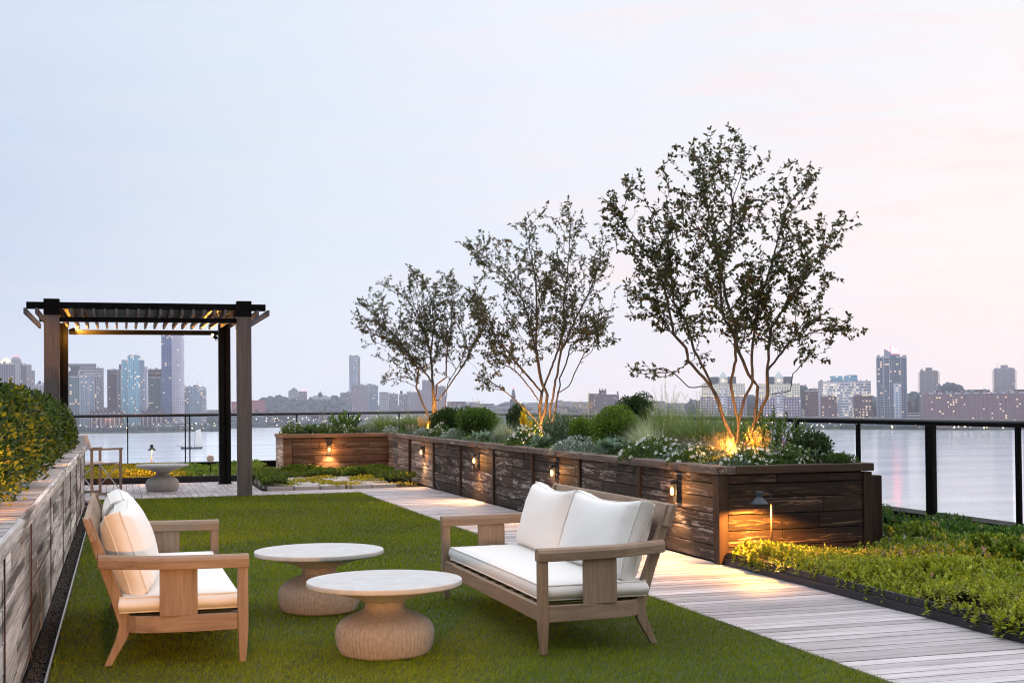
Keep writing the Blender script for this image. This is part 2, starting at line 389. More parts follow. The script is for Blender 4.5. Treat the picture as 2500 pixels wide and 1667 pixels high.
# ------------------------------------------------------------------ lawn blades
def lawn():
    Vs = []; Fs = []; Cs = []; b = 0
    for y0, y1, den, w, h in ((4.6, 7.5, 13000, .0030, .023), (7.5, 10.5, 8000, .0040, .024), (10.5, 14.5, 4200, .0058, .027), (14.5, 19.27, 2600, .008, .028)):
        n = int((y1 - y0) * 3.74 * den)
        x = rng.uniform(-.335, 3.405, n); y = rng.uniform(y0, y1, n)
        an = rng.uniform(0, 2 * np.pi, n); ln = rng.normal(0, .55, (n, 2)) * h * .7 + np.array([.2, -.35]) * h
        hh = h * rng.uniform(.55, 1.15, n); ww = w * rng.uniform(.7, 1.3, n)
        dx = np.cos(an) * ww / 2; dy = np.sin(an) * ww / 2
        z0 = np.full(n, -.009)
        V = np.stack([np.stack([x - dx, y - dy, z0], 1), np.stack([x + dx, y + dy, z0], 1), np.stack([x + ln[:, 0], y + ln[:, 1], z0 + hh], 1)], 1)
        patch = .5 + .2 * np.sin(x * 2.1 + 1.3 * np.sin(y * 1.7)) + .18 * np.sin(y * 2.9 + x * 1.1) + .16 * np.sin(x * 9.1 + 2 * np.sin(y * 7.7)) * np.sin(y * 8.3 + x * 2)
        k = rng.random(n)
        cA = np.array([.165, .220, .009]); cB = np.array([.27, .325, .016]); cC = np.array([.40, .40, .16]); cD = np.array([.065, .125, .008])
        c = cA + (cB - cA) * (k * .7 + patch * .3)[:, None]
        m = rng.random(n); c[m < .12] = cD; c[m > .988] = cC
        c *= (.8 + .36 * patch)[:, None]; hh *= .8 + .4 * patch; V[:, 2, 2] = z0 + hh
        Vs.append(V.reshape(-1, 3)); Cs.append(np.repeat(c, 3, 0)); Fs.append(np.arange(n * 3).reshape(n, 3) + b); b += n * 3
    o = mesh_arrays('lawn', np.concatenate(Vs), np.concatenate(Fs), np.concatenate(Cs), TURF)
    tag(o, 'short green lawn under the two sofas and the two round tables', 'lawn', kind='stuff')
lawn()

# ------------------------------------------------------------------ left timber wall (raised bed) with hedge
wl = thing('timber_wall', 'weathered whitewashed timber wall of the raised bed on the left under the hedge', 'wall', (-.44, 11, 0))
mb = MB(); off = (-.44, 11, 0)
zc = [0.0, .115, .25, .37, .50, .62, .735]
for z0, z1 in zip(zc, zc[1:]):
    y = 1.0 + rnd.uniform(0, .4)
    while y < 17.97:
        L = rnd.uniform(.5, 2.4); e = min(y + L, 17.98)
        mb.box(-.52 + rnd.uniform(-.004, .004), -.444 + rnd.uniform(-.005, .003), y, e - .004, z0 + .002, z1 - .002, rnd.uniform(.6, 1.12)); y += L
mb.build('boards', W_WALL, wl, bevel=.004, off=off)
MB().box(-2.6, -.525, .5, 17.98, 0, .70, .8).build('core', SOIL, wl, off=off)
mb = MB(); y = 1.0
while y < 18.0:
    L = rnd.uniform(.14, .46); e = min(y + L, 18.03); zt = .804 + rnd.uniform(-.002, .002)
    mb.box(-.80, -.4365, y, e - .002, .738, zt, rnd.uniform(.66, 1.1)); y = e
mb.build('cap', W_WCAP, wl, bevel=.003, off=off)
mb = MB(); y = 1.0
while y < 18.0:
    e = min(y + rnd.uniform(1.6, 3.2), 18.03); mb.box(-.4360, -.412, y, e - .003, .737, .8045, rnd.uniform(.9, 1.15)); y = e
mb.build('cap_edge', W_WALL, wl, bevel=.004, off=off)
for ys in (2.3, 3.9, 5.55, 7.17, 9.17, 11.13, 12.84, 14.48, 16.07, 17.94):
    MB().box(-.441, -.436, ys - .016, ys + .016, 0, .737).build('metal_strip', RUST, wl, off=off)

# ------------------------------------------------------------------ timber planters on the right
pl = thing('timber_planter', 'long dark timber planter beside the deck path filled with trees and flowers', 'planter', (5.2, 15, 0)); off = (5.2, 15, 0)
def plank_wall_y(mb, x, y0, y1, dirx, rows, thick=.06, x1=None, tone=(.5, 1.35), lens=(.4, 1.5)):
    for z0, z1 in zip(rows, rows[1:]):
        y = y0
        while y < y1 - .02:
            L = rnd.uniform(*lens); e = y1 if y + L > y1 - .2 else y + L
            f = (y - y0) / (y1 - y0); g = (e - y0) / (y1 - y0); xa = x + (0 if x1 is None else (x1 - x) * (f + g) / 2); j = rnd.uniform(-.004, .004)
            mb.box(xa + j, xa + thick, y + .002, e - .002, z0 + .003, z1 - .003, rnd.uniform(*tone)); y = e
rows = [.012, .135, .262, .392, .522, .636, .708]
mb = MB(); plank_wall_y(mb, 4.572, 9.62, 19.42, 1, rows); mb.build('boards', W_PL, pl, bevel=.004, off=off)
mb = MB(); plank_wall_y(mb, 4.578, 19.46, 23.44, 1, rows, x1=4.665, lens=(.35, 1.1)); o = mb.build('boards', W_PK, pl, bevel=.004, off=off); o['label'] = 'paler boards at the far end, light partly put into their colour'
mb = MB()
for z0, z1 in zip(rows, rows[1:]):
    x = 4.63
    while x < 5.83:
        L = rnd.uniform(.4, 1.2); e = 5.85 if x + L > 5.6 else x + L
        mb.box(x + .002, e - .002, 9.512 + rnd.uniform(-.004, .004), 9.58, z0 + .003, z1 - .003, rnd.uniform(.6, 1.2)); x = e
o = mb.build('end_boards', W_PE, pl, bevel=.004, off=off)
for ys in (11.196, 12.827, 14.445, 16.10, 17.789, 19.428):
    MB().box(4.548, 4.60, ys - .032, ys + .032, .006, .708, rnd.uniform(.8, 1.15)).build('batten', W_PV, pl, bevel=.004, off=off)
MB().box(4.585, 4.64, 21.3, 21.38, .006, .708, 1.3).build('batten', W_PV, pl, bevel=.004, off=off)
MB().box(4.545, 4.628, 9.50, 9.61, .004, .706).build('corner_post', W_PV, pl, bevel=.004, off=off)
MB().box(5.852, 5.93, 9.50, 9.60, .004, .706, .8).build('corner_post', W_PV, pl, bevel=.004, off=off)
mb = MB(); y = 9.50
for L in (1.15, 1.05, .95, 1.9, 1.1, 1.75, 1.6, 1.5, 1.2):
    e = min(y + L, 19.5)
    if y < 19.5: mb.box(4.535 + rnd.uniform(-.004, .004), 4.70, y + .002, e - .002, .712, .775 + rnd.uniform(-.004, .004), rnd.uniform(.8, 1.12))
    y = e
mb.add([(4.545, 19.502, .712), (4.70, 19.502, .712), (4.81, 23.4, .712), (4.645, 23.4, .712), (4.545, 19.502, .777), (4.70, 19.502, .777), (4.81, 23.4, .777), (4.645, 23.4, .777)],
       [(0, 3, 2, 1), (4, 5, 6, 7), (0, 1, 5, 4), (1, 2, 6, 5), (2, 3, 7, 6), (3, 0, 4, 7)], 1.15)
mb.build('cap', W_CAP, pl, bevel=.006, off=off)
MB().box(4.702, 5.945, 9.49, 9.66, .714, .777, .9).build('end_cap', W_CAPX, pl, bevel=.006, off=off)
MB().box(5.80, 5.93, 9.67, 23.4, .05, .74, .6).box(4.64, 5.80, 9.66, 19.40, .05, .70, .8).box(4.75, 5.80, 19.41, 25.2, .05, .70, .8).build('soil', SOIL, pl, off=off)
fp = thing('timber_planter', 'short reddish timber planter at the far end facing the camera with white flowers', 'planter', (3.7, 24, 0)); off = (3.7, 24, 0)
mb = MB()
for z0, z1 in zip(rows, rows[1:]):
    x = 2.93
    while x < 4.64:
        L = rnd.uniform(.3, 1.0); e = 4.655 if x + L > 4.5 else x + L
        mb.box(x + .002, e - .002, 23.452 + rnd.uniform(-.004, .004), 23.52, z0 + .003, z1 - .003, rnd.uniform(.75, 1.15)); x = e
mb.build('boards', W_PF, fp, bevel=.004, off=off)
MB().box(2.775, 2.925, 23.445, 23.53, .004, .708, 1.1).build('corner_post', W_PF, fp, bevel=.004, off=off)
MB().box(2.775, 2.83, 23.535, 24.6, .004, .708, 1.3).build('side_boards', W_PK, fp, bevel=.004, off=off)  # pale tone carries the light on this side
MB().box(2.75, 4.64, 23.415, 23.60, .712, .776).box(2.75, 2.90, 23.605, 24.6, .712, .775, .95).build('cap', W_CAPF, fp, bevel=.006, off=off)
MB().box(2.84, 4.63, 23.61, 25.2, .05, .715).build('soil', SOIL, fp, off=off)
tp = MB().box(5.965, 6.20, 9.78, 10.15, 0, .655, .75)
tag(tp.build('timber_post', W_PV, bevel=.006), 'squat dark timber post standing behind the right end of the long planter', 'post')
# kerbs of the ground-cover beds
k1 = MB().box(4.60, 4.616, .5, 9.49, -.03, .10).box(4.585, 4.60, .5, 9.49, -.03, .052)
tag(k1.build('bed_kerb', KERB, bevel=.002), 'black steel kerb holding the ground cover bed beside the deck path', 'kerb')
k2 = MB().box(-3, 2.75, 23.02, 23.04, -.03, .10)
tag(k2.build('bed_kerb', KERB, bevel=.002), 'black steel kerb of the planting bed behind the pergola deck', 'kerb')

# ------------------------------------------------------------------ glass railings
gr = thing('glass_railing', 'black glass railing across the far edge of the terrace behind the pergola', 'railing', (1.5, 27.6, 0)); off = (1.5, 27.6, 0)
MB().box(-5.5, 7.36, 27.45, 27.72, 0, .15).build('curb', BLACKP, gr, off=off, bevel=.004)
MB().tube([(-5.5, 27.6, 1.115), (7.4, 27.6, 1.115)], .034, 12).build('handrail', RAILM, gr, smooth=True, off=off)
px = [-4.7, -3.5, -2.3, -1.1, .15, 1.28, 1.37, 2.46, 3.55, 4.64, 5.73, 6.8]
for x in px: MB().box(x - .012, x + .012, 27.575, 27.625, .15, 1.085).build('post', BLACKP, gr, off=off)
for x0, x1 in zip(px, px[1:]):
    if x1 - x0 > .3: MB().box(x0 + .03, x1 - .03, 27.594, 27.606, .155, 1.06).build('glass_pane', GLASS, gr, off=off)
gr = thing('glass_railing', 'black glass railing along the right edge of the terrace above the ground cover', 'railing', (7.4, 11, 0)); off = (7.4, 11, 0)
MB().box(7.33, 7.6, -1, 27.44, 0, .20).build('curb', BLACKP, gr, off=off, bevel=.004)
MB().box(7.38, 7.42, -1, 27.5, 1.046, 1.07).build('rail_bar', BLACKP, gr, off=off)
MB().tube([(7.4, -1, 1.083), (7.4, 27.55, 1.083)], .027, 12).build('handrail', RAILM, gr, smooth=True, off=off)
py = [5.6, 6.9, 8.2, 9.56, 10.83, 12.11, 13.4, 14.7, 16, 17.3, 18.6, 19.9, 21.2, 22.5, 23.8, 25.1, 26.4]
for i, y in enumerate(py):
    w, q = (.05, .03) if i == 4 else (.026, .016)
    MB().box(7.4 - q, 7.4 + q, y - w, y + w, .15, 1.045).build('post', BLACKP, gr, off=off, bevel=.003)
for y0, y1 in zip(py, py[1:]): MB().box(7.394, 7.406, y0 + .085, y1 - .055, .18, 1.03).build('glass_pane', GLASS, gr, off=off)

# ------------------------------------------------------------------ pergola
pg = thing('pergola', 'grey and black pergola with slatted roof standing on the deck at the far left', 'pergola', (.4, 20.7, 0)); off = (.4, 20.7, 0)
for x0 in (-1.0, 1.622):
    p = MB().box(x0, x0 + .20, 19.16, 19.36, 0, 2.576).build('front_post', W_POST, pg, bevel=.004, off=off)
    MB().box(x0 - .004, x0 + .204, 19.150, 19.37, 2.578, 2.80).build('post_cap', BLACKP, p, bevel=.003, off=off)
for x0 in (-.985, 1.577):
    MB().box(x0, x0 + .075, 22.2, 22.38, 0, 2.66).box(x0 + .115, x0 + .19, 22.2, 22.38, 0, 2.66).box(x0 + .02, x0 + .17, 22.24, 22.34, 0, 2.65).box(x0 - .02, x0 + .21, 22.17, 22.4, 0, .012).build('rear_post', STEEL, pg, bevel=.003, off=off)
MB().box(-1.231, 2.032, 19.20, 19.30, 2.662, 2.757).build('front_beam', BLACKP, pg, bevel=.003, off=off)
MB().box(-1.231, 2.032, 22.24, 22.34, 2.672, 2.757).build('rear_beam', BLACKP, pg, bevel=.003, off=off)
MB().box(-.78, 1.57, 22.25, 22.33, 2.47, 2.545).build('tie_beam', STEEL, pg, bevel=.003, off=off)
MB().box(-.797, 1.619, 19.22, 19.30, 2.486, 2.553).build('tie_beam', BLACKP, pg, bevel=.003, off=off)
MB().box(-.84, 1.66, 19.31, 22.23, 2.70, 2.725).build('roof_panel', BLACKP, pg, off=off)
for x0 in (-.93, 1.67): MB().box(x0, x0 + .08, 19.38, 22.19, 2.672, 2.757).build('side_beam', BLACKP, pg, bevel=.003, off=off)
for i in range(23):
    x = -1.238 + i * .1495
    if any(a - .03 < x < a + .23 for a in (-1.0, 1.622)): ya, yb = 19.39, 22.14
    else: ya, yb = 19.02, 22.6
    s = MB().box(x - .017, x + .017, ya, yb, 2.58, 2.66, rnd.uniform(.85, 1.1)).build('slat', W_SLAT, pg, bevel=.002, off=off)
for x, z, tgt, pw in ((-.72, 2.52, (.6, .30, .25), 420), (1.50, 2.44, (-.8, -.75, .5), 150)):
    f = thing('spotlight', 'small black spotlight on the left rear post of the pergola lighting the beam amber' if x < 0 else 'small black spotlight glowing brightly on the right rear post of the pergola', 'spotlight', (x, 21.95 if x < 0 else 22.12, z), group='pergola spotlights')
    d = Vector(tgt).normalized()
    MB().tube([Vector((0, 0, 0)) - d * .05, d * .045], .03, 12).build('housing', BLACKP, f, smooth=False)
    MB().bar(-d * .03, (.06 if x > 0 else -.05, .10, -.03), .02, .02).build('bracket', BLACKP, f)
    MB().tube([d * .046, d * .05], .024, 12).build('lens', BULBS, f)
    MB().tube([(.01, .02, -.03), (.03, .03, -.07), (.07, .06, -.06), (.09, .07, -.02), (.06, .07, .06)], .005, 6).build('cable', BLACKP, f)
    lamp('SPOT', d * .06, pw, (1, .40, .05), to=d * 1.0, size=150, blend=.7, parent=f)
    if x < 0: lamp('POINT', (-.07, -.10, -.10), 26, (1, .38, .04), parent=f)

# ------------------------------------------------------------------ sofas
def cushion(name, size, bulge, parent, loc, rot=(0, 0, 0), ears=0, seed=0, edge=.3, label=None):
    sx, sy, sz = size; n = 22; bm = bmesh.new(); bmesh.ops.create_cube(bm, size=2)
    bmesh.ops.subdivide_edges(bm, edges=bm.edges, cuts=n, use_grid_fill=True)
    r = random.Random(seed); ph = [r.uniform(0, 6) for _ in range(6)]
    for v in bm.verts:
        x, y, z = v.co
        # round the side walls and bulge the faces
        k = max(abs(x), abs(y)); rx = (1 - abs(x) ** 6) ; ry = (1 - abs(y) ** 6)
        g = (max(rx, 0) * max(ry, 0)) ** .35
        f = (1 - x * x) * (1 - y * y)
        zz = z * ((1 - edge) + edge * g + bulge * f)
        pin = 1 - .035 * (abs(z) ** 2)
        cx = x * pin * (1 - .02 * (1 - y * y) * (abs(x) > .5)); cyy = y * pin
        if ears:
            cyy = cyy + (-ears * (1 - x * x) + ears * .3 * x * x * x * x) * max(0, y) ** 1.5
            cx = cx * (1 - .05 * (1 - y * y))
        wv = .012 * math.sin(5 * x + ph[0]) * math.sin(4 * y + ph[1]) + .006 * math.sin(13 * y + ph[2] + 3 * x) * (k > .75) + .006 * math.sin(17 * x + ph[3]) * (abs(y) > .8)
        v.co = (cx * sx / 2, cyy * sy / 2, (zz + wv * 2.0) * sz / 2)
    me = bpy.data.meshes.new(name); bm.to_mesh(me); bm.free()
    for p in me.polygons: p.use_smooth = True
    me.materials.append(FABRIC); o = bpy.data.objects.new(name, me); COL.objects.link(o)
    b = o.modifiers.new('bevel', 'BEVEL'); b.width = .02; b.segments = 3; b.limit_method = 'ANGLE'; b.angle_limit = R(50)
    o.parent = parent; o.location = loc; o.rotation_euler = rot
    # piping follows the two seams
    for zz in (-1, 1):
        pts = []
        for q in range(96):
            t = q / 96 * 4; sd = int(t); u = (t - sd) * 2 - 1
            x, y = [(u, -1), (1, u), (-u, 1), (-1, -u)][sd]
            pin = 1 - .035
            cx = x * pin * (1 - .02 * (1 - y * y) * (abs(x) > .5)); cyy = y * pin
            if ears:
                cyy = cyy + (-ears * (1 - x * x) + ears * .3 * x ** 4) * max(0, y) ** 1.5; cx *= (1 - .05 * (1 - y * y))
            pts.append((cx * sx / 2 * 1.004, cyy * sy / 2 * 1.004, zz * (1 - edge) * sz / 2))
        MB().tube(pts, .0045, 6, closed=True).build('piping', FABRIC, o, smooth=True)
    return o

def make_sofa():
    s = thing('sofa', 'right weathered teak sofa with cream cushions facing left, beside the deck path', 'sofa', (2.06, 6.43, 0), group='teak garden sofas')
    L = 2.15
    for v in (0.0, L):
        i = 1 if v == 0 else -1; y0, y1 = (v, v + .05) if v == 0 else (v - .05, v)
        # front leg tapers to the foot, runs up into the arm
        mb = MB(); mb.add([(.012, y0 + .006, 0), (.046, y0 + .006, 0), (.046, y1 - .006, 0), (.012, y1 - .006, 0), (0, y0, .16), (.052, y0, .16), (.052, y1, .16), (0, y1, .16)],
               [(0, 3, 2, 1), (4, 5, 6, 7), (0, 1, 5, 4), (1, 2, 6, 5), (2, 3, 7, 6), (3, 0, 4, 7)])
        mb.add([(0, y0, .485), (.052, y0, .485), (.052, y1, .485), (0, y1, .485)], [(0, 1, 2, 3)]); mb.f[1] = (4, 5, 9, 8); mb.f[-1] = (8, 9, 10, 11); mb.f += [(5, 6, 10, 9), (6, 7, 11, 10), (7, 4, 8, 11)]; mb.build('leg', W_TZ, s, bevel=.006)
        # arm: rounded top rail, slopes slightly and turns round the back post
        ym = (y0 + y1) / 2; yb = ym + i * .075
        mb = MB(); n = 14; P = []
        for k in range(n + 1):
            t = k / n; P.append((-.004 + t * .735, ym + (yb - ym) * max(0, (t - .55) / .45) ** 1.6, .512 + .014 * t * t))
        prof = [(-.034, -.032), (.034, -.032), (.037, .012), (.028, .028), (.012, .035), (-.012, .035), (-.028, .028), (-.037, .012)]
        vs = []
        for (x, y, z) in P:
            for a, b in prof: vs.append((x, y + a, z + b))
        m = len(prof); fs = [(k * m + q, k * m + (q + 1) % m, (k + 1) * m + (q + 1) % m, (k + 1) * m + q) for k in range(n) for q in range(m)]
        fs += [tuple(range(m))[::-1], tuple(n * m + q for q in range(m))]
        mb.add(vs, fs); mb.build('arm', W_TX, s, smooth=False, bevel=.004)
        # flat panel under the arm
        MB().box(.25, .435, ym - .012 + i * .004, ym + .012 + i * .004, .249, .482).build('arm_panel', W_TZ, s, bevel=.003)
        # back leg and post in one saber curve
        yi = v + i * .13
        mb = MB(); pts = [(.685, 0, .030, .036), (.655, .06, .034, .044), (.62, .13, .038, .056), (.598, .20, .04, .066), (.615, .26, .04, .066), (.655, .38, .04, .062), (.70, .50, .04, .056), (.745, .63, .04, .05), (.785, .745, .04, .046)]
        vs = []
        for (x, z, hw, dd) in pts:
            for a, b in ((-1, -1), (1, -1), (1, 1), (-1, 1)): vs.append((x + a * dd / 2, yi + b * hw / 2, z))
        fs = [(0, 3, 2, 1), tuple(4 * (len(pts) - 1) + q for q in range(4))]
        for k in range(len(pts) - 1):
            for q in range(4): fs.append((4 * k + q, 4 * k + (q + 1) % 4, 4 * k + 4 + (q + 1) % 4, 4 * k + 4 + q))
        mb.add(vs, fs); mb.build('leg', W_TZ, s, bevel=.005)
        # side rail bends in to the back leg
        P = [(.053, ym + i * .0), (.30, ym + i * .005), (.45, ym + i * .022), (.55, ym + i * .055), (.60, ym + i * .105)]
        mb = MB(); vs = []
        for x, y in P:
            for a, z in ((-.014, .166), (.014, .166), (.014, .25), (-.014, .25)): vs.append((x, y + a, z))
        fs = [(0, 3, 2, 1), tuple(4 * (len(P) - 1) + q for q in range(4))]
        for k in range(len(P) - 1):
            for q in range(4): fs.append((4 * k + q, 4 * k + (q + 1) % 4, 4 * k + 4 + (q + 1) % 4, 4 * k + 4 + q))
        mb.add(vs, fs); mb.build('side_rail', W_TX, s, bevel=.003)
    MB().box(.010, .040, .051, L - .051, .166, .25).build('front_rail', W_TY, s, bevel=.004)
    MB().box(.58, .61, .16, L - .16, .172, .248).build('rear_rail', W_TY, s, bevel=.004)
    mb = MB()
    for k in range(11): y = .12 + k * .19; mb.box(.041, .579, y - .03, y + .03, .226, .243)
    mb.build('seat_slats', W_TX, s)
    # crest rail: leaning board with a hollowed face
    mb = MB(); n = 24; vs = []
    for k in range(n + 1):
        t = k / n; y = .06 + t * (L - .12); d = -.006 * abs(math.sin(t * math.pi * 3))
        for x, z in ((.735 + d, .632), (.765 + d, .626), (.80, .735), (.797, .748), (.775, .745)): vs.append((x, y, z))
    fs = [tuple(range(5)), tuple(n * 5 + q for q in range(5))]
    for k in range(n):
        for q in range(5): fs.append((5 * k + q, 5 * k + (q + 1) % 5, 5 * k + 5 + (q + 1) % 5, 5 * k + 5 + q))
    mb.add(vs, fs); mb.build('crest_rail', W_TY, s, bevel=.004)
    for yc in (.45, .78, 1.075, 1.37, 1.70):
        MB().bar((.622, yc, .249), (.752, yc, .632), .12, .016, up=(1, 0, 0)).build('back_slat', W_TZ, s, bevel=.003)
    cushion('seat_cushion', (.60, 2.03, .106), .2, s, (.335, L / 2, .305), seed=3)
    lean = R(90 - 17)
    # local x = along the sofa, y = up the back, z = front face
    def backc(yc, w, yaw, sd, dx=0):
        c = cushion('back_cushion', (w, .435, .185), .42, s, (.582 + dx, yc, .548), ears=.12, seed=sd, edge=.58)
        m = Matrix(((0, math.sin(R(18)), -math.cos(R(18))), (-1, 0, 0), (0, math.cos(R(18)), math.sin(R(18)))))
        c.rotation_euler = (Matrix.Rotation(yaw, 3, 'Z') @ m).to_euler()
    backc(.60, .98, R(1.5), 5); backc(1.53, .96, R(-3), 11, -.012)
    return s
sofa = make_sofa()
s2 = copy_tree(sofa); s2.location = (.622, 8.93, 0); s2.rotation_euler = (0, 0, math.pi)
s2['label'] = 'left weathered teak sofa with cream cushions, its back to the timber wall, warmly lit'

# ------------------------------------------------------------------ round pedestal tables
def make_table(label, loc, fluted, sc_=1.0, group='round stone tables'):
    t = thing('pedestal_table', label, 'table', loc, group=group)
    n = 272
    def fl(k, r, z):
        if not fluted: return 1
        q = max(0, min(1, (.232 - z) / .05)) * max(0, min(1, z / .012))
        return 1 - .030 * q * (1 + math.cos(2 * math.pi * k / 4)) * .5 * (1 if r > .14 else .6)
    prof = [(.228, 0), (.238, .012), (.252, .045), (.259, .085), (.259, .115), (.252, .142), (.235, .166), (.205, .187), (.165, .204), (.13, .219), (.110, .234), (.103, .248), (.104, .260), (.112, .272)]
    prof = [(r * sc_, z) for r, z in prof]
    b = MB().lathe(prof, n=n, fl=fl).build('base', CONC, t, smooth=True)
    prof2 = [(.112, .2725), (.135, .283), (.19, .302), (.27, .325), (.345, .342), (.39, .350), (.402, .353), (.4055, .356), (.4065, .359), (.4068, .364), (.4068, .372), (.4065, .3765), (.4055, .3795), (.4035, .3812), (.400, .3818), (.390, .382), (.2, .382), (.0001, .382)]
    MB().lathe([(r * sc_, z) for r, z in prof2], n=96).build('tabletop', CONC_TOP, t, smooth=True)
    return t
make_table('front round table with pale stone top and ribbed base, nearest the camera', (1.327, 6.80, 0), True)
make_table('rear round table with pale stone top and ribbed base, behind the front one', (1.207, 8.33, 0), True)
tb = make_table('smooth round stone table on the deck under the pergola', (.622, 20.81, 0), False, .96, None)
tb.scale = (1, 1, 1.07)

# ------------------------------------------------------------------ folding chair
ch = thing('folding_chair', 'folding armchair with white sling seat on the deck at the end of the timber wall', 'chair', (-.396, 20.13, 0), R(31.7))
wd, dp = .57, .476
for y in (0, wd):
    f = MB()
    for x in (0, dp): f.box(x - .018, x + .018, y - .012, y + .012, 0, .66)
    f.box(.019, dp - .019, y - .011, y + .011, .005, .04); f.build('side_frame', CHAIRF, ch, bevel=.002)
    MB().box(-.03, dp + .03, y - .02, y + .02, .6605, .688).build('armrest', CHAIRF, ch, bevel=.004)
for x in (.03, dp - .03):
    m = MB(); m.tube([(x - .008, .014, .10), (x - .008, wd - .014, .455)], .009, 8); m.tube([(x + .010, wd - .014, .10), (x + .010, .014, .455)], .009, 8)
    m.build('cross_brace', ALU, ch, smooth=True)
m = MB(); n = 12
for k in range(n):
    a, b = k / n, (k + 1) / n; za, zb = (.478 - .03 * math.sin(math.pi * q) for q in (a, b))
    ya, yb = .015 + a * (wd - .03), .015 + b * (wd - .03)
    m.add([(.0, ya, za), (dp, ya, za), (dp, yb, zb), (.0, yb, zb), (.0, ya, za - .008), (dp, ya, za - .008), (dp, yb, zb - .008), (.0, yb, zb - .008)], [(0, 1, 2, 3), (7, 6, 5, 4), (0, 4, 5, 1), (2, 6, 7, 3), (1, 5, 6, 2), (3, 7, 4, 0)])
m.build('seat', SLING, ch)
m = MB(); m.bar((-.02, wd / 2, .685), (-.10, wd / 2, .895), wd + .03, .05, up=(1, 0, 0)); m.build('backrest', SLING, ch, bevel=.015, seg=3)

# ------------------------------------------------------------------ wall lights on the planters
def sconce(label, loc, rz, energy, pool):
    """box wall lamp: local -y faces out from the wall"""
    s = thing('wall_light', label, 'wall light', loc, rz, 'wall lights on the timber planters')
    m = MB(); w, d = .032, .07
    m.add([(-w, -d, .06), (w, -d, .06), (w, 0, .06), (-w, 0, .06), (-w, -d, .082), (w, -d, .082), (w, 0, .10), (-w, 0, .10)], [(0, 3, 2, 1), (4, 5, 6, 7), (0, 1, 5, 4), (1, 2, 6, 5), (2, 3, 7, 6), (3, 0, 4, 7)])
    m.build('hood', LAMPM, s, bevel=.002)
    MB().box(-w, w, -.018, 0, -.09, .0598).build('back_plate', LAMPM, s, bevel=.002)
    MB().lathe([(.0001, -.034), (.011, -.030), (.015, -.012), (.015, .012), (.010, .030), (.0001, .034)], (0, -.044, 0), 14).build('bulb', BULB, s, smooth=True)
    lamp('SPOT', (0, -.05, -.05), energy, (1, .56, .24), to=(0, -.05 - pool, -1), size=125, blend=.5, parent=s)
    lamp('POINT', (0, -.10, -.01), energy * .12, (1, .42, .10), parent=s)
    return s
for y, e, lb in ((20.173, 30, 'wall light on the pale far boards of the long planter near its inside corner'),
              (16.839, 60, 'wall light second from the inside corner of the long planter above glowing deck'),
              (13.562, 45, 'wall light on the long planter just above the far cushion of the right sofa'),
              (10.32, 60, 'wall light on the long planter nearest the camera, right of the right sofa back')):
    sconce(lb, (4.546 if y < 19 else 4.575, y, .535), R(-90), e, .55)
sconce('frontal wall light glowing on the short reddish planter at the far end', (3.586, 23.44, .50), 0, 45, .35)

# ------------------------------------------------------------------ path lamps with a conical shade
def path_lamp(label, loc, rz, hgt, reach, energy, group='path lamps', aim=None):
    s = thing('path_lamp', label, 'path lamp', loc, rz, group)
    h = hgt - .03; r = .035
    MB().tube([(0, 0, 0), (0, 0, h - .09)], .0075, 10).build('post', POSTB, s, smooth=True)
    pts = [(0, 0, h - .09)] + [(-r + r * math.cos(t), 0, h - .045 + r * .9 * math.sin(t) * 1.2) for t in (0, .4, .8, 1.2, 1.57)] + [(-reach + .02, 0, h - .002)]
    MB().tube(pts, .006, 8).build('arm', LAMPM, s, smooth=True)
    prof = [(.0001, .012), (.022, .012), (.027, .006), (.027, -.035), (.034, -.042), (.074, -.083), (.074, -.087), (.03, -.05), (.0001, -.048)]
    MB().lathe(prof, (-reach, 0, h), 28).build('lamp_shade', LAMPM, s, smooth=False, bevel=.001)
    MB().lathe([(.0001, -.062), (.014, -.062), (.014, -.052), (.0001, -.052)], (-reach, 0, h), 12).build('bulb', BULBS, s)
    zl = h - (.07 if aim is None else .115)
    lamp('SPOT', (-reach, 0, zl), energy, (1, .40, .07) if aim is None else (1, .31, .035), to=(-reach, 0, 0) if aim is None else Vector((-reach, 0, zl)) + Vector(aim), size=152 if aim is None else (12 if aim[1] == -1 else 96), blend=.35, parent=s)
    return s
path_lamp('grey path lamp with conical shade glowing at the right end of the long planter', (4.885, 9.27, .05), 0, .56, .105, 190)
path_lamp('black path lamp with conical shade behind the smooth table under the pergola', (.53, 23.7, .05), R(90), .60, .03, 60)
HEDGE_LAMPS = ((-.39, 3.58, 1.16, 'unseen path lamp added in front of the hedge beyond the left edge of the view', (.066, -1, .004), 4800), (-.68, 11.60, 1.335, 'path lamp in the hedge on the left with its dark head showing on top', (-.12, -.9, -.5), 130))  # first lamp is added out of view to graze the hedge amber
for x, y, z, lb, am, en in HEDGE_LAMPS:
    path_lamp(lb, (x - (.22 if y < 5 else .06), y, .72), R(180), z - .72 + .02, .22 if y < 5 else .06, en, aim=am)
pn = path_lamp('unseen path lamp added on the lawn near the camera to light the sofas and tables', (.12, 3.2, 0), 0, .50, .10, 2)  # added outside the view for the warm light on the furniture
lamp('SPOT', (.05, .10, .40), 380, (1, .42, .12), to=(.58, 3.7, .26), size=50, blend=.55, rad=.04, parent=pn)

# round fixture low behind the pergola post
fx = thing('garden_spotlight', 'round white disc-shaped fixture standing low beside the black rear post of the pergola', 'garden light', (1.50, 23.3, .04))
MB().tube([(0, -.02, .34), (0, .07, .36)], .062, 24).build('housing', WHITEP, fx, bevel=.006)
MB().tube([(0, .03, 0), (0, .03, .32)], .009, 8).build('stake', BLACKP, fx)
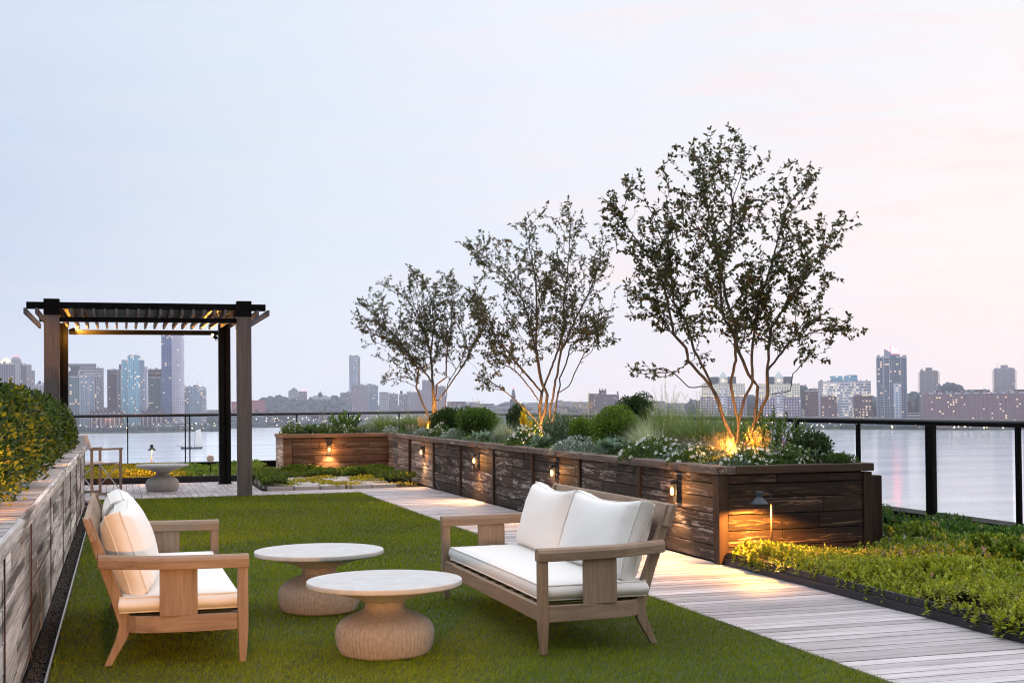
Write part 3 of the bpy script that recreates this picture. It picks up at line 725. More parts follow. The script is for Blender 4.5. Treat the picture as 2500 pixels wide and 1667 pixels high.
# ------------------------------------------------------------------ foliage tools
def unit(v): return v / np.maximum(np.linalg.norm(v, axis=-1, keepdims=True), 1e-9)
class FB:
    def __init__(s): s.V = []; s.F = []; s.C = []; s.b = 0
    def _put(s, V, F, C): s.V.append(V); s.F.append(F + s.b); s.C.append(C); s.b += len(V)
    def leaves(s, P, D, Nn, L, W, C):
        n = len(P); D = unit(D); S = unit(np.cross(D, Nn)); U = np.cross(S, D)
        L = np.broadcast_to(L, n)[:, None]; W = np.broadcast_to(W, n)[:, None]
        m = P + D * L * .45 + U * L * .04
        V = np.stack([P, m + S * W / 2, P + D * L - U * L * .08, m - S * W / 2], 1).reshape(-1, 3)
        s._put(V, np.arange(n * 4).reshape(n, 4), np.repeat(np.broadcast_to(C, (n, 3)), 4, 0))
    def blades(s, P, az, H, out, W, C, k=4, droop=1.0):
        """arching blades: az direction, H length, out horizontal reach"""
        n = len(P); t = np.linspace(0, 1, k + 1)[None, :]
        H = np.broadcast_to(H, n)[:, None]; out = np.broadcast_to(out, n)[:, None]; W = np.broadcast_to(W, n)[:, None]
        r = out * t ** 1.7; z = H * (t - droop * .35 * (out / np.maximum(H, 1e-3)) * t ** 2.6)
        dx, dy = np.cos(az)[:, None], np.sin(az)[:, None]
        w = W * (1 - t) ** .6 / 2 + .0004
        X = P[:, 0:1] + dx * r; Y = P[:, 1:2] + dy * r; Z = P[:, 2:3] + z
        V = np.stack([np.stack([X - dy * w, Y + dx * w, Z], 2), np.stack([X + dy * w, Y - dx * w, Z], 2)], 2).reshape(-1, 3)
        base = (np.arange(n) * (k + 1) * 2)[:, None, None]
        q = np.array([[2 * i, 2 * i + 1, 2 * i + 3, 2 * i + 2] for i in range(k)])[None]
        s._put(V, (base + q).reshape(-1, 4), np.repeat(np.broadcast_to(C, (n, 3)), (k + 1) * 2, 0))
    def build(s, name, mat, parent=None): return mesh_arrays(name, np.concatenate(s.V), np.concatenate(s.F), np.concatenate(s.C), mat, parent)
def rdir(n): return unit(rng.normal(size=(n, 3)))
def cvar(n, a, b, dark=None, pd=.2):
    c = 1.6 * (np.array(a) + (np.array(b) - np.array(a)) * rng.random((n, 1))); c *= rng.uniform(.75, 1.2, (n, 1))
    if dark is not None: c[rng.random(n) < pd] = dark
    return c

# plants: each builds its own parts in local coordinates (base at 0)
G1 = ((.020, .045, .010), (.055, .10, .018)); G2 = ((.03, .06, .014), (.085, .14, .028)); GS = ((.16, .20, .18), (.30, .35, .33))
def p_shrub(t, w, h, ls=.026, cols=((.03, .065, .012), (.085, .15, .025)), dens=1.25, lumps=7):
    """clipped small-leaved shrub: several leafy clumps on twigs"""
    cs = []; r = w / 2
    for i in range(lumps):
        a = rng.uniform(0, 6.28); q = rng.uniform(.25, .62) * r; cs.append((q * math.cos(a), q * math.sin(a), h * rng.uniform(.42, .72), r * rng.uniform(.42, .6)))
    cs.append((0, 0, h * .6, r * .66)); cs.append((0, 0, h * .3, r * .8))
    f = FB(); tw = MB()
    for (x, y, z, q) in cs:
        n = int(1500 * dens * (q / .2) ** 2 * (.026 / ls) ** 1.5) + 120
        d = rdir(n); rad = q * (1 - .45 * rng.random((n, 1)) ** 2.2) * rng.uniform(.92, 1.1, (n, 1)); zsc = min(1, h * .5 / q)
        P = np.array([x, y, z]) + d * rad * np.array([1, 1, zsc]); P[:, 2] = np.maximum(P[:, 2], .01)
        f.leaves(P, d + rng.normal(0, .7, (n, 3)) + np.array([0, 0, .35]), rdir(n), ls * rng.uniform(.7, 1.3, n), ls * .55, cvar(n, *cols))
        tw.tube([(x * .2, y * .2, 0), (x * .6, y * .6, z * .5), (x, y, z)], [.008, .006, .004], 5)
        for k in range(10):
            dd = Vector(rdir(1)[0]); dd.z = abs(dd.z); tw.tube([(x, y, z), Vector((x, y, z)) + dd * q * .85], [.004, .0015], 4)
    f.build('foliage', LEAF, t); tw.build('stems', BARK, t)
def p_grass(t, w, h, n=520, cols=((.07, .11, .03), (.19, .24, .09)), wd=.005, plumes=0, lean=None, pl=((.32, .28, .2), (.5, .45, .36)), up=.85):
    n = int(n * 1.7); f = FB(); a = rng.uniform(0, 6.28, n) if lean is None else rng.normal(lean, .8, n)
    q = np.sqrt(rng.random(n)) * w * .30; P = np.stack([q * np.cos(a), q * np.sin(a), np.zeros(n)], 1)
    out = w * .62 * rng.random(n) ** .8; H = h * (.62 + .42 * rng.random(n)) * up * (1 - .22 * (out / (w * .62)) ** 2)
    f.blades(P, a + rng.normal(0, .3, n), H, out, wd * rng.uniform(.6, 1.3, n), cvar(n, *cols), k=5)
    f.build('blades', LEAF, t)
    if plumes:
        g = FB(); n = plumes; a = rng.uniform(0, 6.28, n); P = np.zeros((n, 3)); out = w * .5 * rng.random(n); H = h * rng.uniform(.85, 1.12, n)
        g.blades(P, a, H, out, .0022, cvar(n, *pl), k=5)
        r = out * .72; m = 46
        T = np.linspace(.78, 1.0, m)[None]; 
        X = np.cos(a)[:, None] * out[:, None] * T ** 1.7; Y = np.sin(a)[:, None] * out[:, None] * T ** 1.7; Z = H[:, None] * (T - .35 * (out / H)[:, None] * T ** 2.6)
        Q = np.stack([X, Y, Z], 2).reshape(-1, 3); d = rdir(len(Q)) * .9 + np.array([0, 0, .6])
        g.leaves(Q, d, rdir(len(Q)), .018, .003, cvar(len(Q), *pl)); g.build('plumes', LEAF, t)
def dome(n, w, h, inner=.55):
    a = rng.uniform(0, 6.28, n); q = np.sqrt(rng.random(n)); z = h * np.sqrt(np.maximum(0, 1 - q ** 2.2)) * (1 - inner * rng.random(n) ** 2)
    bump_ = .82 + .22 * np.sin(a * 3 + q * 5)
    return np.stack([q * w / 2 * np.cos(a), q * w / 2 * np.sin(a), np.maximum(z * bump_, .01)], 1)
def flowers(f, P, r, col, eye=(.25, .2, .03)):
    n = len(P); k = 7; D = unit(rng.normal(0, .5, (n, 3)) + np.array([-.35, -.5, .75])); S = unit(np.cross(D, rdir(n))); U = np.cross(D, S)
    r = r * rng.uniform(.7, 1.15, n)
    for i in range(k):
        a = 2 * np.pi * i / k; b = a + 2 * np.pi / k * .94; m = (a + b) / 2
        A = P + (S * np.cos(a) + U * np.sin(a)) * (r * .75)[:, None] + D * (r * .22)[:, None]; B = P + (S * np.cos(b) + U * np.sin(b)) * (r * .75)[:, None] + D * (r * .22)[:, None]
        Mm = P + (S * np.cos(m) + U * np.sin(m)) * r[:, None] + D * (r * .3)[:, None]
        V = np.stack([P, A, Mm, B], 1).reshape(-1, 3); f._put(V, np.arange(n * 4).reshape(n, 4), np.repeat(np.broadcast_to(col, (n, 3)) * rng.uniform(.85, 1.05, (n, 1)), 4, 0))
    E_ = P + D * (r * .12)[:, None]; q = (r * .22)[:, None]
    f._put(np.stack([E_ + S * q, E_ + U * q, E_ - S * q, E_ - U * q], 1).reshape(-1, 3), np.arange(n * 4).reshape(n, 4), np.repeat(np.broadcast_to(eye, (n, 3)), 4, 0))
def p_petunia(t, w, h, nf=70, fr=.019, cols=G2, depth=.42):
    n = int(1500 * w * max(depth, .2) / .15); P = dome(n, 1, h) * np.array([w, depth, 1]); f = FB()
    f.leaves(P, rdir(n) + np.array([0, 0, .5]), rdir(n), .032 * rng.uniform(.6, 1.2, n), .012, cvar(n, *cols)); f.build('foliage', LEAF, t)
    g = FB(); P = dome(nf, 1, h * 1.05, .08) * np.array([w, depth, 1]) + np.array([0, 0, .012]); flowers(g, P, fr, (.80, .80, .78)); o = g.build('blossoms', PETAL, t); o['kind'] = 'stuff'
def p_silver(t, w, h, nf=160, cols=GS, depth=.38):
    n = int(2000 * w * depth / .15); P = dome(n, 1, h) * np.array([w, depth, 1]); f = FB()
    f.leaves(P, rdir(n) + np.array([0, 0, .5]), rdir(n), .024 * rng.uniform(.6, 1.2, n), .008, cvar(n, (.09, .13, .11), (.22, .27, .25))); f.build('foliage', LEAF, t)
    g = FB(); P = dome(nf, 1, h * 1.06, .15) * np.array([w, depth, 1]); flowers(g, P, .009, (.70, .74, .74), (.6, .62, .5)); o = g.build('blossoms', PETAL, t); o['kind'] = 'stuff'
def p_lamb(t, w, h, cols=((.09, .15, .11), (.20, .27, .22)), n=60, ll=.11, lw=.05):
    f = FB(); nr = 5
    for k in range(nr):
        cx, cy_ = rng.normal(0, w * .2), rng.normal(0, w * .13); m = n // nr
        a = rng.uniform(0, 6.28, m); e = rng.uniform(.15, 1.2, m); D = np.stack([np.cos(a) * np.cos(e), np.sin(a) * np.cos(e), np.sin(e)], 1)
        P = np.stack([cx + .012 * np.cos(a), cy_ + .012 * np.sin(a), h * .3 + .35 * h * rng.random(m)], 1)
        f.leaves(P, D, np.array([0, 0, 1.]) + rng.normal(0, .25, (m, 3)), ll * rng.uniform(.7, 1.2, m), lw * rng.uniform(.8, 1.2, m), cvar(m, *cols))
    f.build('leaves', LEAF, t)
def p_leafy(t, w, h, cols=((.035, .075, .015), (.10, .17, .035)), ns=34, ll=.075, lw=.02):
    """upright stems with lance leaves"""
    f = FB(); tw = MB()
    for k in range(ns):
        a = rng.uniform(0, 6.28); q = math.sqrt(rng.random()); H = h * rng.uniform(.7, 1.0) * (1 - .3 * q * q)
        b = np.array([.12 * w * q * math.cos(a), .12 * w * q * math.sin(a), 0]); tip = np.array([w * .5 * q * math.cos(a), w * .5 * q * math.sin(a), H])
        m = 26; T = np.linspace(.25, 1, m)[:, None]; P = b + (tip - b) * T + np.array([0, 0, 1]) * (.05 * h * np.sin(T * 3.1))
        an = np.arange(m) * 2.4; el = .5 + .5 * T[:, 0]; D = np.stack([np.cos(an) * np.cos(el), np.sin(an) * np.cos(el), np.sin(el)], 1)
        f.leaves(P, D, rdir(m) * .4 + np.array([0, 0, 1.]), ll * rng.uniform(.7, 1.1, m) * (1.1 - .45 * T[:, 0]), lw, cvar(m, *cols))
        tw.tube([tuple(P[0] * .3), tuple(P[8]), tuple(P[16]), tuple(P[-1])], [.003, .0028, .0024, .0016], 4, .8)
    f.build('foliage', LEAF, t); tw.build('stems', BARK, t)
def p_spikes(t, w, h, ns=40, leafc=((.06, .09, .05), (.14, .17, .10)), flc=((.20, .16, .17), (.34, .28, .29)), fl=.012, low=.5):
    f = FB(); n = int(700 * w / .3); P = dome(n, w, h * low); f.leaves(P, rdir(n) + np.array([0, 0, .6]), rdir(n), .03, .012, cvar(n, *leafc)); f.build('foliage', LEAF, t)
    g = FB(); a = rng.uniform(0, 6.28, ns); out = w * .5 * np.sqrt(rng.random(ns)); H = h * rng.uniform(.65, 1.0, ns)
    g.blades(np.zeros((ns, 3)) + np.stack([out * .3 * np.cos(a), out * .3 * np.sin(a), 0 * a], 1), a, H, out * .7, .003, cvar(ns, *leafc), k=3)
    m = 30; T = np.linspace(.5, 1, m)[None]; r = (out * .7)[:, None]; 
    X = np.cos(a)[:, None] * ((out * .3)[:, None] + r * T ** 1.7); Y = np.sin(a)[:, None] * ((out * .3)[:, None] + r * T ** 1.7); Z = H[:, None] * (T - .35 * r / H[:, None] * T ** 2.6)
    Q = np.stack([X, Y, Z], 2).reshape(-1, 3) + rng.normal(0, .003, (ns * m, 3)); g.leaves(Q, rdir(len(Q)), rdir(len(Q)), fl * rng.uniform(.6, 1.2, len(Q)), fl * .5, cvar(len(Q), *flc)); o = g.build('flower_spikes', PETAL, t); o['kind'] = 'stuff'

ZB = .715
def plant(kind, name, label, cat, x, y, ztop, w, group=None, **k):
    t = thing(name, label, cat, (x, y, ZB), rng.uniform(0, .4), group); kind(t, w, max(ztop - ZB, .08), **k); return t
WP = 'white flower mounds in the planters'; FG = 'fountain grasses in the long planter'; SM = 'silver edging plants in the planters'; BX = 'clipped shrubs in the long planter'
plant(p_petunia, 'white_petunia', 'white petunia mound spilling toward the planter edge just left of the nearest planter corner', 'flowers', 4.83, 10.55, .90, .62, WP, nf=85, depth=.34)
plant(p_petunia, 'white_petunia', 'white petunia mound at the nearest corner of the long planter with amber light behind it', 'flowers', 4.98, 9.82, .89, .60, WP, nf=80, depth=.42)
plant(p_petunia, 'white_alyssum', 'fine white alyssum mound along the short end of the long planter', 'flowers', 5.36, 9.84, .91, .46, WP, nf=110, fr=.011, depth=.36)
plant(p_petunia, 'white_petunia', 'broad white petunia mound on the planter edge right of the feathery grass', 'flowers', 4.84, 11.5, .95, .75, WP, nf=110, depth=.40)
plant(p_petunia, 'white_petunia', 'white petunia mound below the leaning stem of the middle tree', 'flowers', 4.86, 15.6, 1.0, .62, WP, nf=110, depth=.42)
plant(p_petunia, 'white_petunia', 'small white petunia mound below the farthest tree', 'flowers', 4.88, 20.3, .97, .40, WP, nf=45)
plant(p_petunia, 'white_petunia', 'white flower mound at the free left end of the far planter', 'flowers', 2.97, 23.78, 1.0, .46, WP, nf=55)
plant(p_petunia, 'white_petunia', 'white flower mound in the middle of the far planter right of the hosta', 'flowers', 3.57, 23.78, .98, .42, WP, nf=50)
plant(p_petunia, 'white_petunia', 'low white flower mound in front of the bright leafy shrub in the far planter', 'flowers', 3.93, 23.76, .92, .44, WP, nf=60, fr=.013)
plant(p_shrub, 'rose_shrub', 'dark loose shrub at the right end of the long planter beside the railing', 'shrub', 5.63, 9.95, 1.01, .44, None, ls=.034, cols=((.015, .032, .012), (.05, .075, .03)), dens=.55)
plant(p_shrub, 'low_shrub', 'low feathery green plant trailing over the right end of the long planter', 'shrub', 5.72, 9.72, .83, .34, None, ls=.018, cols=G1, dens=.8)
plant(p_leafy, 'leafy_shrub', 'fresh green upright shrub with lance leaves right of the biggest tree', 'shrub', 5.58, 10.6, 1.26, .66, None)
plant(p_spikes, 'catmint', 'grey brown catmint haze between the nearest petunias and the biggest tree', 'flowers', 5.02, 10.75, 1.02, .42, None)
plant(p_grass, 'tuft_grass', 'fine blond grass tuft glowing amber at the foot of the biggest tree', 'grass', 5.07, 10.52, 1.10, .32, None, n=360, cols=((.20, .15, .06), (.42, .33, .16)), wd=.0025)  # warm lamplight is put into the blade colour
plant(p_spikes, 'spiky_flowers', 'amber lit upright flower stems right of the biggest tree trunk', 'flowers', 5.30, 10.28, 1.10, .26, None, ns=44, flc=((.35, .20, .05), (.6, .4, .12)), leafc=((.1, .1, .02), (.2, .17, .04)), fl=.016)  # amber of the uplight is put into petal and leaf colours
t = plant(p_spikes, 'purple_pansy', 'little purple and pink pansies beside the amber lit flower stems', 'flowers', 5.38, 10.0, .99, .16, None, ns=9, flc=((.10, .03, .22), (.35, .22, .42)), fl=.03, low=.7)
plant(p_grass, 'fountain_grass', 'tall fountain grass directly left of the biggest tree stems', 'grass', 5.50, 12.75, 1.46, .66, FG, n=620, plumes=14)
plant(p_grass, 'fountain_grass', 'tall fountain grass behind the biggest tree stems', 'grass', 5.62, 12.1, 1.42, .62, FG, n=600, plumes=10)
plant(p_grass, 'fountain_grass', 'fountain grass right behind the foot of the biggest tree', 'grass', 5.70, 11.55, 1.36, .48, FG, n=420)
plant(p_grass, 'fountain_grass', 'pale fountain grass right of the middle tree against the distant skyline', 'grass', 5.50, 15.1, 1.36, .68, FG, n=620, cols=((.08, .11, .05), (.19, .22, .12)), plumes=16)
plant(p_grass, 'fountain_grass', 'fountain grass left of the middle tree and behind a clipped shrub', 'grass', 5.50, 19.7, 1.40, .66, FG, n=520)
plant(p_grass, 'fountain_grass', 'fountain grass in the planter corner left of the farthest tree', 'grass', 4.75, 24.4, 1.26, .80, FG, n=700, wd=.007)
plant(p_grass, 'fountain_grass', 'fountain grass just behind the stems of the farthest tree', 'grass', 5.30, 24.4, 1.26, .60, FG, n=520, wd=.007)
plant(p_grass, 'fountain_grass', 'fountain grass between the farthest and the middle tree', 'grass', 5.62, 21.9, 1.33, .60, FG, n=520, wd=.006)
for lb, x, y, zt, w in (('fountain grass at the back edge behind the large bright boxwood', 5.68, 13.1, 1.34, .6), ('fountain grass at the back edge behind the petunias of the middle tree', 5.6, 16.6, 1.32, .6), ('fountain grass at the back edge left of the yellow sprig', 5.6, 17.5, 1.33, .55), ('fountain grass at the back edge behind the bend of the planter', 5.6, 20.7, 1.36, .6), ('fountain grass at the back edge beside the farthest tree', 5.65, 23.3, 1.34, .6)):
    plant(p_grass, 'fountain_grass', lb, 'grass', x, y, zt, w, FG, n=480, wd=.006, plumes=8)
plant(p_grass, 'feather_grass', 'pale feather grass sweeping left beside the biggest tree', 'grass', 5.14, 12.2, 1.24, .52, 'feather grasses', n=520, cols=((.22, .26, .17), (.42, .46, .34)), wd=.0026, lean=2.6)
plant(p_grass, 'feather_grass', 'small pale feather grass left of the leaning stem of the middle tree', 'grass', 4.98, 16.9, 1.15, .32, 'feather grasses', n=360, cols=((.20, .24, .16), (.38, .42, .32)), wd=.003, lean=2.2)
plant(p_grass, 'brown_grass', 'short brownish grass right of the sweeping feather grass', 'grass', 5.22, 11.8, 1.05, .34, None, n=420, cols=((.10, .075, .05), (.2, .16, .11)), wd=.003)
plant(p_shrub, 'boxwood', 'large bright clipped boxwood left of the sweeping feather grass', 'shrub', 5.18, 13.35, 1.30, .60, BX, cols=((.04, .08, .010), (.12, .19, .025)))
plant(p_shrub, 'boxwood', 'smaller clipped boxwood behind the left half of the right sofa back', 'shrub', 5.14, 14.25, 1.14, .42, BX, cols=((.04, .08, .010), (.11, .18, .025)))
plant(p_shrub, 'boxwood', 'dark rounded boxwood rising highest behind the others', 'shrub', 5.60, 13.9, 1.50, .48, BX, cols=((.012, .032, .008), (.035, .065, .014)))
plant(p_shrub, 'dark_shrub', 'dark upright shrub behind the foot of the middle tree', 'shrub', 5.50, 18.2, 1.40, .36, BX, cols=((.012, .035, .01), (.04, .075, .016)))
plant(p_shrub, 'boxwood', 'clipped boxwood left of the small feather grass', 'shrub', 5.15, 19.1, 1.23, .60, BX, ls=.032)
plant(p_shrub, 'boxwood', 'dark clipped boxwood right of the farthest tree foot', 'shrub', 5.18, 21.1, 1.22, .58, BX, ls=.034, cols=((.012, .035, .01), (.045, .085, .016)))
plant(p_leafy, 'grey_perennial', 'grey green leafy perennial right of the middle tree foot', 'plant', 5.02, 14.75, 1.22, .50, None, cols=((.05, .085, .05), (.12, .17, .11)), ll=.07, lw=.026)
plant(p_silver, 'silver_alyssum', 'silver edging plant at the nearest planter corner', 'plant', 4.84, 9.75, .83, .24, SM, depth=.2)
plant(p_silver, 'silver_alyssum', 'wide silver white edging plant behind the far cushion of the right sofa', 'plant', 4.83, 13.7, .92, .72, SM, nf=240, depth=.34)
plant(p_silver, 'silver_alyssum', 'silver edging plant at the bend of the long planter', 'plant', 4.82, 19.1, .91, .55, SM, nf=150, depth=.34)
plant(p_silver, 'silver_alyssum', 'silver edging plant near the inside corner of the long planter', 'plant', 4.86, 21.4, .91, .4, SM)
plant(p_silver, 'silver_alyssum', 'silver mound at the right end of the far planter', 'plant', 4.33, 23.76, .97, .46, SM)
plant(p_silver, 'silver_alyssum', 'small silver mound in the inside corner of the planters', 'plant', 4.72, 23.68, .90, .28, SM)
LE = 'broad leaved silver rosettes'
plant(p_lamb, 'lambs_ear', 'broad leaved grey rosette on the planter edge below the large boxwood', 'plant', 4.80, 12.5, .95, .34, LE, n=95)
plant(p_lamb, 'lambs_ear', 'broad leaved grey rosette right of the petunias under the middle tree', 'plant', 4.80, 14.7, .94, .30, LE, n=80)
plant(p_lamb, 'lambs_ear', 'broad leaved grey rosette on the planter edge left of the small feather grass', 'plant', 4.84, 17.3, .93, .46, LE, n=90)
plant(p_lamb, 'hosta', 'round leaved green hosta in the far planter between two white mounds', 'plant', 3.26, 23.76, .95, .30, None, cols=((.04, .08, .03), (.09, .15, .05)), n=50, ll=.14, lw=.08)
plant(p_spikes, 'salvia', 'slim dark salvia spikes at the left of the far planter', 'flowers', 3.29, 24.1, 1.08, .34, None, ns=24, flc=((.08, .08, .10), (.18, .17, .22)), fl=.016)
plant(p_spikes, 'salvia', 'two tall salvia spikes rising above the handrail in the far planter', 'flowers', 3.56, 24.15, 1.36, .18, None, ns=5, flc=((.07, .08, .09), (.18, .18, .22)), fl=.026, low=.3)
plant(p_leafy, 'leafy_shrub', 'bright green leafy shrub in the middle of the far planter', 'shrub', 4.0, 24.1, 1.19, .72, None, ll=.10, lw=.035, ns=30)
plant(p_spikes, 'catmint', 'catmint left of the farthest tree foot', 'flowers', 4.92, 22.7, 1.0, .28, None, ns=24)
plant(p_spikes, 'spiky_flowers', 'amber lit flower stems at the foot of the farthest tree', 'flowers', 4.98, 21.9, 1.14, .34, None, ns=46, flc=((.35, .20, .05), (.6, .42, .14)), leafc=((.1, .1, .02), (.2, .17, .04)), fl=.022)  # petals and leaves coloured with the amber lamplight
plant(p_leafy, 'yellow_sprig', 'small yellow leaved sprig beside the leaning stem of the middle tree', 'plant', 5.30, 17.0, 1.32, .2, None, cols=((.35, .28, .02), (.6, .45, .04)), ns=7, ll=.09, lw=.045)

def filler():
    n = 26000; y = rng.uniform(9.62, 23.4, n); x = rng.uniform(4.68, 5.8, n); m = .5 + .3 * np.sin(x * 9 + 2 * np.sin(y * 3.1)) + .25 * np.sin(y * 6.3 + x * 4)
    e = np.clip((x - 4.66) / .35, 0, 1); z = ZB + (.05 + .17 * m) * (.25 + .75 * e) * rng.random(n) ** .5; f = FB()
    pal = np.array([(.05, .10, .02), (.09, .15, .035), (.10, .14, .10), (.16, .20, .17), (.06, .09, .05)]); k = (np.floor((np.sin(x * 5.3 + y * 2.9) + np.sin(y * 4.7 - x * 3)) * 1.2 + 2.4 + rng.normal(0, .4, n)).astype(int)) % 5
    c = 1.35 * pal[k] * rng.uniform(.7, 1.3, (n, 1)); D = rdir(n) * np.array([1, 1, .6]) + np.array([0, 0, .7])
    f.leaves(np.stack([x, y, z], 1), D, rdir(n) * .6 + np.array([0, 0, 1.]), .045 * rng.uniform(.6, 1.4, n), .017, c)
    n = 6000; x = rng.uniform(2.9, 4.6, n); y = rng.uniform(23.62, 24.9, n); z = ZB + .16 * rng.random(n); f.leaves(np.stack([x, y, z], 1), rdir(n) + np.array([0, 0, .6]), rdir(n), .06, .025, cvar(n, (.05, .09, .03), (.11, .16, .06)))
    o = f.build('mixed_foliage', LEAF); tag(o, 'low mixed green and grey foliage filling the gaps between the planter plants', 'plants', kind='stuff')
filler()

# ------------------------------------------------------------------ trees: hand-laid stems, twigs grown into the crown outline by space colonisation
def in_poly(P, poly):
    x, y = P[:, 0], P[:, 1]; r = np.zeros(len(P), bool); n = len(poly)
    for i in range(n):
        (x0, y0), (x1, y1) = poly[i], poly[(i + 1) % n]
        c = ((y0 > y) != (y1 > y)) & (x < (x1 - x0) * (y - y0) / (y1 - y0 + 1e-12) + x0); r ^= c
    return r
def tree(label, base, stems, envs, thick, natt, nleaf, ll, seed, step=.05, droop=.3):
    r = np.random.default_rng(seed)
    t = thing('serviceberry_tree', label, 'tree', (base[0], base[1], ZB), -YAW, 'multi stem trees in the long planter')
    dz = base[2] - ZB; Nd = [np.array([0, 0, -.02])]; Pa = [-1]; srf = []
    for si, s in enumerate(stems):
        y0, y1 = r.uniform(-.03, .03), r.uniform(-thick, thick) * .75; joined = si and min(np.hypot(s[0][0] - q[0], s[0][1] + dz - q[2]) for q in Nd) < .09 and s[0][1] > .22
        pts = [(x, z + dz) for x, z in s]
        if joined:
            k = int(np.argmin([np.hypot(pts[0][0] - q[0], pts[0][1] - q[2]) for q in Nd])); prev = k; y0 = Nd[k][1]
        else:
            prev = 0
        tot = len(pts); cur = Nd[prev].copy()
        for i, (x, z) in enumerate(pts):
            tgt = np.array([x, y0 + (y1 - y0) * (i / (tot - 1)) ** 1.2, z])
            d = tgt - cur; L = np.linalg.norm(d); m = max(1, int(L / step))
            for q in range(1, m + 1): Nd.append(cur + d * q / m + (r.normal(0, .003, 3) if q < m else 0)); Pa.append(prev); prev = len(Nd) - 1
            cur = tgt
    nst = len(Nd); LV = [0] * nst; envl = [np.array(e) for e, _ in envs]
    def inside(q):
        a = np.array([[q[0], q[2] - dz]]); 
        return any(in_poly(a, e)[0] for e in envl) and abs(q[1]) < thick * 1.05
    def grow(k, d, L, lev):
        # ascending shoot: bends up and out, stops at the crown outline
        if len(Nd) > 14000: return
        m = max(2, int(L / step)); cur = Nd[k].copy(); prev = k; run = []
        for q in range(m):
            d = unit(d + r.normal(0, .13, 3) + np.array([0, 0, .07 if lev < 2 else .02]))
            cur = cur + d * step * (1 if lev < 2 else .7)
            if not inside(cur) and (q > 1 or lev < 2): break
            Nd.append(cur.copy()); Pa.append(prev); LV.append(lev); prev = len(Nd) - 1; run.append((prev, d.copy(), q))
        if lev >= 3: return
        for (kk, dd, q) in run:
            if q < 1: continue
            if r.random() < (.62 if lev == 1 else .55):
                ax = unit(np.cross(dd, r.normal(size=3))); ang = r.uniform(.45, .95); nd = dd * math.cos(ang) + ax * math.sin(ang)
                grow(kk, nd, L * r.uniform(.3, .6) * (1 - .45 * q / m), lev + 1)
    for k in range(2, nst):
        if Nd[k][2] < dz + .34 or r.random() > natt / 1000.: continue
        d = unit(Nd[k] - Nd[Pa[k]]); o = np.array([Nd[k][0], Nd[k][1] * 1.5, 0]); o = o / max(np.linalg.norm(o), .15)
        az = r.uniform(0, 6.28); side = np.array([math.cos(az), math.sin(az), 0]) + .35 * o; nd = unit(d * .75 + unit(side) * r.uniform(.45, .95)); nd[2] = max(nd[2], -.1)
        hz = (Nd[k][2] - dz) / 2.6
        grow(k, nd, r.uniform(.3, .75) * (1.05 - .45 * hz), 1)
    for k in range(nst):
        if k not in Pa: grow(k, unit(Nd[k] - Nd[Pa[k]]), .5, 1)
    # long ascending boughs reach the thin places of the crown
    for q in range(420):
        e = envl[0]; lo, hi = e.min(0), e.max(0); c = r.uniform(lo, hi)
        if not in_poly(c[None], e)[0]: continue
        T = np.array([c[0], r.uniform(-.8, .8) * thick * (1 - .5 * abs(c[0]) / hi[0]), c[1] + dz]); A_ = np.array(Nd); dd = np.linalg.norm(A_ - T, axis=1)
        if dd.min() < .12: continue
        pen = dd + 1.5 * np.maximum(0, A_[:, 2] - T[2] + .25 * dd); pen[A_[:, 2] < dz + .2] += 9; k = int(pen.argmin()); d = unit(T - A_[k]); d0 = unit(d + np.array([0, 0, .35]))
        L = np.linalg.norm(T - A_[k]); m = max(2, int(L / step)); cur = A_[k].copy(); prev = k
        for s_ in range(m):
            d = unit(.55 * d0 + .6 * unit(T - cur) + r.normal(0, .1, 3)); cur = cur + d * step; Nd.append(cur.copy()); Pa.append(prev); LV.append(1); prev = len(Nd) - 1
            if s_ > 0 and r.random() < .6:
                ax = unit(np.cross(d, r.normal(size=3))); ang = r.uniform(.45, .95); grow(prev, d * math.cos(ang) + ax * math.sin(ang), r.uniform(.10, .24), 2)
            if np.linalg.norm(T - cur) < step: break
    Nd = np.array(Nd); LV = np.array(LV)
    n = len(Nd); rad = np.full(n, .0016) ** 2.25; kids = [[] for _ in range(n)]
    for i in range(n):
        if Pa[i] >= 0: kids[Pa[i]].append(i)
    acc = np.zeros(n)
    order = np.argsort(-np.arange(n))
    for i in order:
        if not kids[i]: acc[i] = .0013 ** 2.25
        if Pa[i] >= 0: acc[Pa[i]] += acc[i] + .0003 ** 2.25
    rad = acc ** (1 / 2.25); rad *= min(1.0, .032 / max(rad[1:6].max(), 1e-6)) if rad[1:6].max() > .032 else 1
    rad = np.maximum(rad, .0012); rad[0] = rad[kids[0]].max() * 1.3 if kids[0] else .03
    # rings per node, tube per edge
    D = np.array([Nd[i] - Nd[Pa[i]] if Pa[i] >= 0 else (0, 0, 1) for i in range(n)]); D = unit(D)
    ref = np.where(np.abs(D[:, 2:3]) < .9, np.array([[0, 0, 1.]]), np.array([[1., 0, 0]])); S = unit(np.cross(D, ref)); U = np.cross(S, D)
    S = unit(np.array([[1., .2, .1]]) - D * (D @ np.array([1., .2, .1]))[:, None]); U = np.cross(S, D)
    K = 6; an = np.arange(K) * 2 * np.pi / K
    ring = Nd[:, None] + rad[:, None, None] * (S[:, None] * np.cos(an)[None, :, None] + U[:, None] * np.sin(an)[None, :, None])
    F = []; V = ring.reshape(-1, 3)
    ed = np.array([(Pa[i], i) for i in range(n) if Pa[i] > 0 or (Pa[i] == 0 and i < nst)])
    # thin side shoots start at their own radius, not their parent's
    V2 = [V]; nb = len(V); extra = 0; Fl = []
